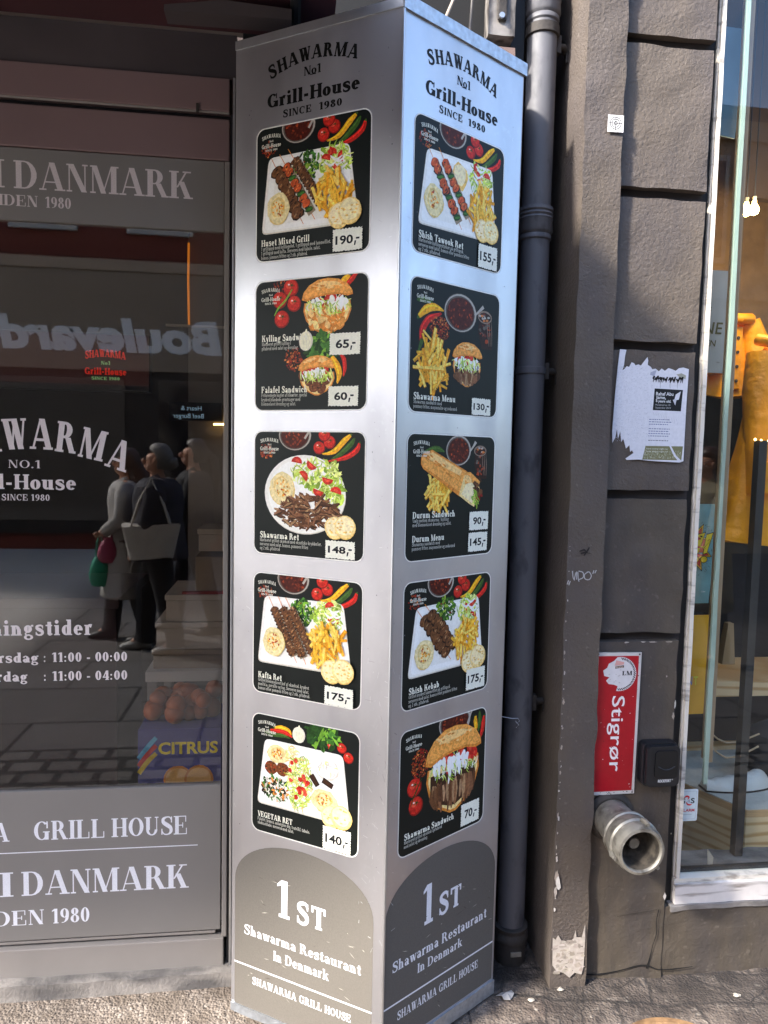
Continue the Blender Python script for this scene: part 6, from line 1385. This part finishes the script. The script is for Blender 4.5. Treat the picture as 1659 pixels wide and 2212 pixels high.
# the row on our own side, beyond the frame
row = empty('own_side_houses', (0, 2.4, 0), 0, 'upper walls of the shop row above and beside the frame', 'building')
MB().box(-25, 12, .05, 6, 3.32, 11).box(3.55, 12, -.35, 6, 0, 3.31).box(-25, -3.3, -.25, 6, 0, 3.31).build('wall', M['pale_wall'], row)
for k in range(12):
    wf = MB().box(-13 + k * 2.0, -12 + k * 2.0, .0, .048, 4.6, 6.3).build('window', M['sash'], row); MB().box(-12.9 + k * 2.0, -12.1 + k * 2.0, -.01, -.002, 4.7, 6.2).build('pane', M['pane_dark'], wf)

# ------------------------------------------------------------------ passers-by behind the camera, seen in the glass
SK = mat('skin', '#b98468', .55)
def skin_mesh(name, verts, edges, mat_, parent, level=2):
    me = bpy.data.meshes.new(name); me.from_pydata([v[:3] for v in verts], edges, []); o = bpy.data.objects.new(name, me); COL.objects.link(o)
    md = o.modifiers.new('skin', 'SKIN'); md.use_smooth_shade = True
    for i, v in enumerate(verts):
        d = me.skin_vertices[0].data[i]; r = v[3]; d.radius = (r, r) if not isinstance(r, tuple) else r; d.use_root = (i == 0)
    sb = o.modifiers.new('sub', 'SUBSURF'); sb.levels = level; sb.render_levels = level
    dg = bpy.context.evaluated_depsgraph_get(); new = bpy.data.meshes.new_from_object(o.evaluated_get(dg)); new.name = name
    bpy.data.objects.remove(o)
    for p in new.polygons: p.use_smooth = True
    new.materials.clear()
    return link(name, new, mat_, parent)
def chain(V_, E_, root, pts):
    prev = root
    for p in pts:
        V_.append(p); E_.append((prev, len(V_) - 1)); prev = len(V_) - 1
    return prev
def person(x, y, rz, H, label, hair, coat_c, coat_len, trous, shoe, arms, hair_style='bun', build_=1.0, stride=.16, scarf=None):
    """faces local +x; height H"""
    p = empty('person', (x, y, 0), rz, label, 'person', None)
    k = H / 1.68; S = lambda v: tuple(c * k for c in v[:3]) + ((v[3] * k,) if not isinstance(v[3], tuple) else (tuple(q * k for q in v[3]),))
    V_ = [S((0, 0, .93, .13))]; E_ = []
    ch_ = chain(V_, E_, 0, [S((0, 0, 1.08, .125)), S((.0, 0, 1.25, .145)), S((-.01, 0, 1.37, .12))]); nk = chain(V_, E_, ch_, [S((.005, 0, 1.44, .055)), S((.02, 0, 1.50, .06)), S((.025, 0, 1.57, .088)), S((.02, 0, 1.635, .072))])
    hands = []
    for s in (1, -1):
        a = arms[0 if s == 1 else 1]
        e = chain(V_, E_, ch_, [S((-.01, s * .155, 1.355, .058)), S(a[0] + (.044,)), S(a[1] + (.030,)), S(a[2] + (.034,))]); hands.append((a[1], a[2], s))
        fx = stride * (1 if s == 1 else -1)
        chain(V_, E_, 0, [S((0, s * .09, .86, .095)), S((fx * .55 + .02, s * .09, .47, .062)), S((fx * .9 - .02, s * .09, .10, .042)), S((fx * .9 + .10, s * .095, .045, .036))])
    body = skin_mesh('body', V_, E_, SK, p)
    # face: nose, jaw, ears joined into the body mesh
    bm = bmesh.new(); bm.from_mesh(body.data)
    def add_ball(c, r):
        q = bmesh.ops.create_icosphere(bm, subdivisions=2, radius=1.0)
        for v in q['verts']: v.co = Vector((c[0] + v.co.x * r[0], c[1] + v.co.y * r[1], c[2] + v.co.z * r[2])) * k
    add_ball((.112, 0, 1.565), (.022, .014, .022)); add_ball((.085, 0, 1.525), (.026, .032, .026)); add_ball((.045, 0, 1.515), (.06, .055, .045)); add_ball((.098, 0, 1.535), (.014, .024, .007))
    for s in (1, -1): add_ball((.01, s * .088, 1.565), (.018, .010, .030))
    # fingers and thumbs
    for w0, w1, s in hands:
        w0, w1 = Vector(w0), Vector(w1); d = (w1 - w0).normalized(); sd = d.cross(Vector((0, 0, 1))); sd = sd.normalized() if sd.length > .1 else Vector((1, 0, 0)); dn = d.cross(sd)
        for q in range(4):
            b0 = w1 + sd * (.014 * (q - 1.5)); L_ = (.060, .068, .064, .050)[q]; pp_ = [b0, b0 + d * L_ * .55, b0 + d * L_ * .8 + dn * L_ * .4]
            t_b = MB().tube([tuple(v * k) for v in pp_], [.0085 * k, .0075 * k, .006 * k], 7); vb = [bm.verts.new(v) for v in t_b.v]
            for f in t_b.f: bm.faces.new([vb[i] for i in f])
        b0 = w0 + (w1 - w0) * .5 + sd * .03; t_b = MB().tube([tuple(v * k) for v in (b0, b0 + sd * .022 + d * .02, b0 + sd * .024 + d * .045)], [.010 * k, .009 * k, .007 * k], 7); vb = [bm.verts.new(v) for v in t_b.v]
        for f in t_b.f: bm.faces.new([vb[i] for i in f])
    for f in bm.faces: f.smooth = True
    bm.to_mesh(body.data); bm.free()
    ey = MB()
    for s in (1, -1): ey.lathe([(.001, -.007), (.008, -.003), (.008, .003), (.001, .007)], (.098, s * .032, 1.582), 'x', 10)
    ey.v = [tuple(c * k for c in v) for v in ey.v]; ey.build('eyes', M['black'], body)
    # hair
    hb_ = MB(); rg = []
    for i in range(9):
        t = i / 8; z = 1.50 + .21 * t; r = .118 * math.sqrt(max(.02, 1 - ((t - .42) / .62) ** 2)) * .90
        rg.append([((-.012 + r * 1.02 * math.cos(a) * (1 if math.cos(a) < .1 else .2 + .8 * min(1, max(0, (t - .45) / .35)) ** 1.3)) * k, r * .92 * math.sin(a) * k, z * k) for a in [2 * math.pi * j / 20 for j in range(20)]])
    hb_.rings(rg)
    if hair_style == 'long': hb_.tube([tuple(c * k for c in q) for q in ((-.07, 0, 1.58), (-.11, 0, 1.45), (-.12, .0, 1.28), (-.11, 0, 1.15))], [.085 * k, .10 * k, .085 * k, .03 * k], 12)
    elif hair_style == 'tail': hb_.tube([tuple(c * k for c in q) for q in ((-.10, 0, 1.60), (-.17, 0, 1.52), (-.19, 0, 1.38), (-.20, 0, 1.22))], [.035 * k, .045 * k, .04 * k, .012 * k], 10)
    else: hb_.tube([tuple(c * k for c in q) for q in ((-.08, 0, 1.55), (-.13, 0, 1.54), (-.15, 0, 1.52))], [.06 * k, .055 * k, .02 * k], 10)
    hb_.build('hair', hair, p)
    # coat: one shaped shell from shoulders to hem, sleeves
    cb = build_; prof = [(1.43, .085, .085), (1.405, .12, .15), (1.36, .15, .215), (1.25, .165, .215), (1.10, .155, .19), (.98, .165, .195), (.86, .18, .215)]
    z = .86
    while z > coat_len + .02: z -= .10; prof.append((max(z, coat_len), .18 + (.86 - z) * .10, .215 + (.86 - z) * .12))
    rg = []
    for z, rx, ry in prof:
        rg.append([((rx * cb * math.cos(a) * (1 + .05 * math.sin(6 * a + z * 3) * (z < 1.1))) * k, ry * cb * math.sin(a) * (1 + .03 * math.sin(5 * a + z * 7)) * k, z * k) for a in [2 * math.pi * j / 32 for j in range(32)]])
    c_o = MB().rings(rg, caps=False).build('coat', coat_c, p)
    sm = c_o.modifiers.new('cloth', 'SOLIDIFY'); sm.thickness = .012
    for s in (1, -1):
        a = arms[0 if s == 1 else 1]; sv = [Vector((-.01, s * .15, 1.375)), Vector((-.015, s * .20, 1.31)), Vector(a[0]), Vector(a[0]) * .4 + Vector(a[1]) * .6, Vector(a[1])]
        MB().tube([tuple(v * k) for v in sv], [.075 * k * cb, .078 * k * cb, .068 * k * cb, .058 * k, .05 * k], 16).build('sleeve', coat_c, p)
        cx_ = MB().tube([((-.02) * k, s * .05 * k, 1.44 * k), (.05 * k, s * .065 * k, 1.40 * k), (.12 * k, s * .05 * k, 1.30 * k)], [.03 * k, .035 * k, .012 * k], 10); cx_.build('collar', coat_c, p)
        fx = stride * (1 if s == 1 else -1)
        MB().tube([tuple(c * k for c in q) for q in ((0, s * .09, .92), (fx * .55 + .02, s * .09, .48), (fx * .85 - .01, s * .09, .14), (fx * .9, s * .09, .07))], [.115 * k, .085 * k, .075 * k, .08 * k], 16).build('trouser_leg', trous, p)
        rg = [[((fx * .9 + q) * k, s * .092 * k + w_ * math.cos(a) * k, max(0.0, zc + hh * math.sin(a)) * k) for a in [2 * math.pi * j / 14 for j in range(14)]] for q, w_, hh, zc in ((-.07, .025, .04, .045), (-.04, .042, .055, .05), (.03, .044, .05, .045), (.10, .046, .036, .033), (.16, .040, .026, .026), (.185, .015, .014, .018))]
        MB().rings(rg).build('shoe', shoe, p)
    return p, k
cg = lambda n, c: mat(n, c, .85, var=.10, vscale=9, bump=.25, bscale=30)
TB, DN = cg('cloth_black', '#17171a'), cg('cloth_denim', '#1d2230'); SH_B, SH_W = mat('shoe_black', '#141416', .5), mat('shoe_pale', '#a9a6a2', .6)
HAIR_D, HAIR_G, HAIR_B = mat('hair_dark', '#1d1411', .5, bump=.6, bscale=70, stretch=(1, 1, .2)), mat('hair_grey', '#6d6964', .6, var=.35, vscale=60, stretch=(.3, 1, 1), bump=.7, bscale=70), mat('hair_brown', '#4a3022', .5, var=.3, vscale=50, stretch=(1, 1, .2), bump=.6, bscale=70)
down = (( .03, .22, 1.10), (.12, .22, .90), (.17, .215, .83)); fwd_ = ((.0, .25, 1.10), (.15, .19, .99), (.20, .14, .97)); mirror = lambda a: tuple((q[0], -q[1], q[2]) for q in a)
pa, ka = person(-1.29, -1.85, math.pi, 1.53, 'woman with long brown hair in a light grey coat carrying pink and green bags', HAIR_B, cg('coat_light_grey', '#a9a5a0'), .42, TB, SH_B, (down, mirror(fwd_)), 'long', 1.0, .20)
pb, kb_ = person(-.99, -1.50, math.pi, 1.57, 'grey-haired woman in a dark padded jacket with a pale shoulder bag', HAIR_G, cg('jacket_navy', '#25242e'), .78, TB, SH_W, (fwd_, mirror(down)), 'bun', 1.22, .16)
pc, kc = person(-.80, -2.1, math.pi, 1.62, 'dark-haired woman with a ponytail in a black jacket walking behind', HAIR_D, cg('jacket_black', '#1f1f22'), .80, DN, SH_B, (down, mirror(down)), 'tail', 1.0, .22)
pd_, kd = person(3.12, -1.15, math.pi, 1.63, 'woman with tied brown hair in a beige trench coat', HAIR_B, cg('coat_trench', '#8f8468'), .45, TB, SH_B, (down, mirror(down)), 'bun', 1.05, .14)
# bags they carry
def sack(name, x, y, z, w_, d_, h_, m, label, handle_top, cat='bag'):
    b = empty(name, (x, y, z), 0, label, cat); rg = []
    for i in range(11):
        t = i / 10; q = math.sin(math.pi * min(.98, .12 + .86 * t)) ** .55 * (1 - .25 * t)
        rg.append([(w_ / 2 * q * math.cos(a) * (1 + .06 * math.sin(5 * a + 4 * t)), d_ / 2 * q * math.sin(a) * (1 + .05 * math.sin(4 * a)), h_ * t) for a in [2 * math.pi * j / 22 for j in range(22)]])
    MB().rings(rg).build('bag_body', m, b)
    for s in (1, -1): MB().tube([(-.03, s * .01, h_ * .93), (-.02, s * .012, h_ + (handle_top - z - h_) * .6), (0, 0, handle_top - z), (.02, s * .012, h_ + (handle_top - z - h_) * .6), (.03, s * .01, h_ * .93)], .007, 8).build('handle', m, b)
    return b
sack('green_bag', -1.47, -1.71, .47, .19, .12, .26, mat('bag_green', '#1f9a78', .4, bump=.4, bscale=18), 'shiny green carrier bag hanging from the hand of the woman in grey', .88)
sack('pink_bag', -1.40, -1.69, .66, .19, .11, .20, mat('bag_pink', '#a83a5c', .45, bump=.4, bscale=18), 'crumpled pink carrier bag held above the green one', .90)
tb_ = empty('shoulder_bag', (-1.0, -1.26, .76), 0, 'large pale canvas shoulder bag hanging beside the grey-haired woman', 'bag')
rg = []
for i in range(9):
    t = i / 8; w_ = .155 + .055 * t; rg.append([(w_ * (1 if abs(math.cos(a)) > .3 else .9) * math.copysign(abs(math.cos(a)) ** .5, math.cos(a)), .055 * (1 - .5 * t) * math.sin(a), .24 * t + .015 * math.sin(2 * a)) for a in [2 * math.pi * j / 24 for j in range(24)]])
MB().rings(rg).build('bag_body', mat('bag_canvas', '#bdb5aa', .8, var=.1, vscale=14, bump=.3, bscale=25), tb_)
for s in (-.02, .02): MB().tube([(-.14, s, .23), (-.08, s, .42), (.0, s - .02, .58), (.08, s, .42), (.14, s, .23)], .008, 8).build('strap', bpy.data.materials['bag_canvas'], tb_)
MB().tube([(-.10, -.06, .06), (-.14, -.07, -.04), (-.17, -.07, -.12)], .005, 6).build('drawstring', bpy.data.materials['bag_canvas'], tb_)
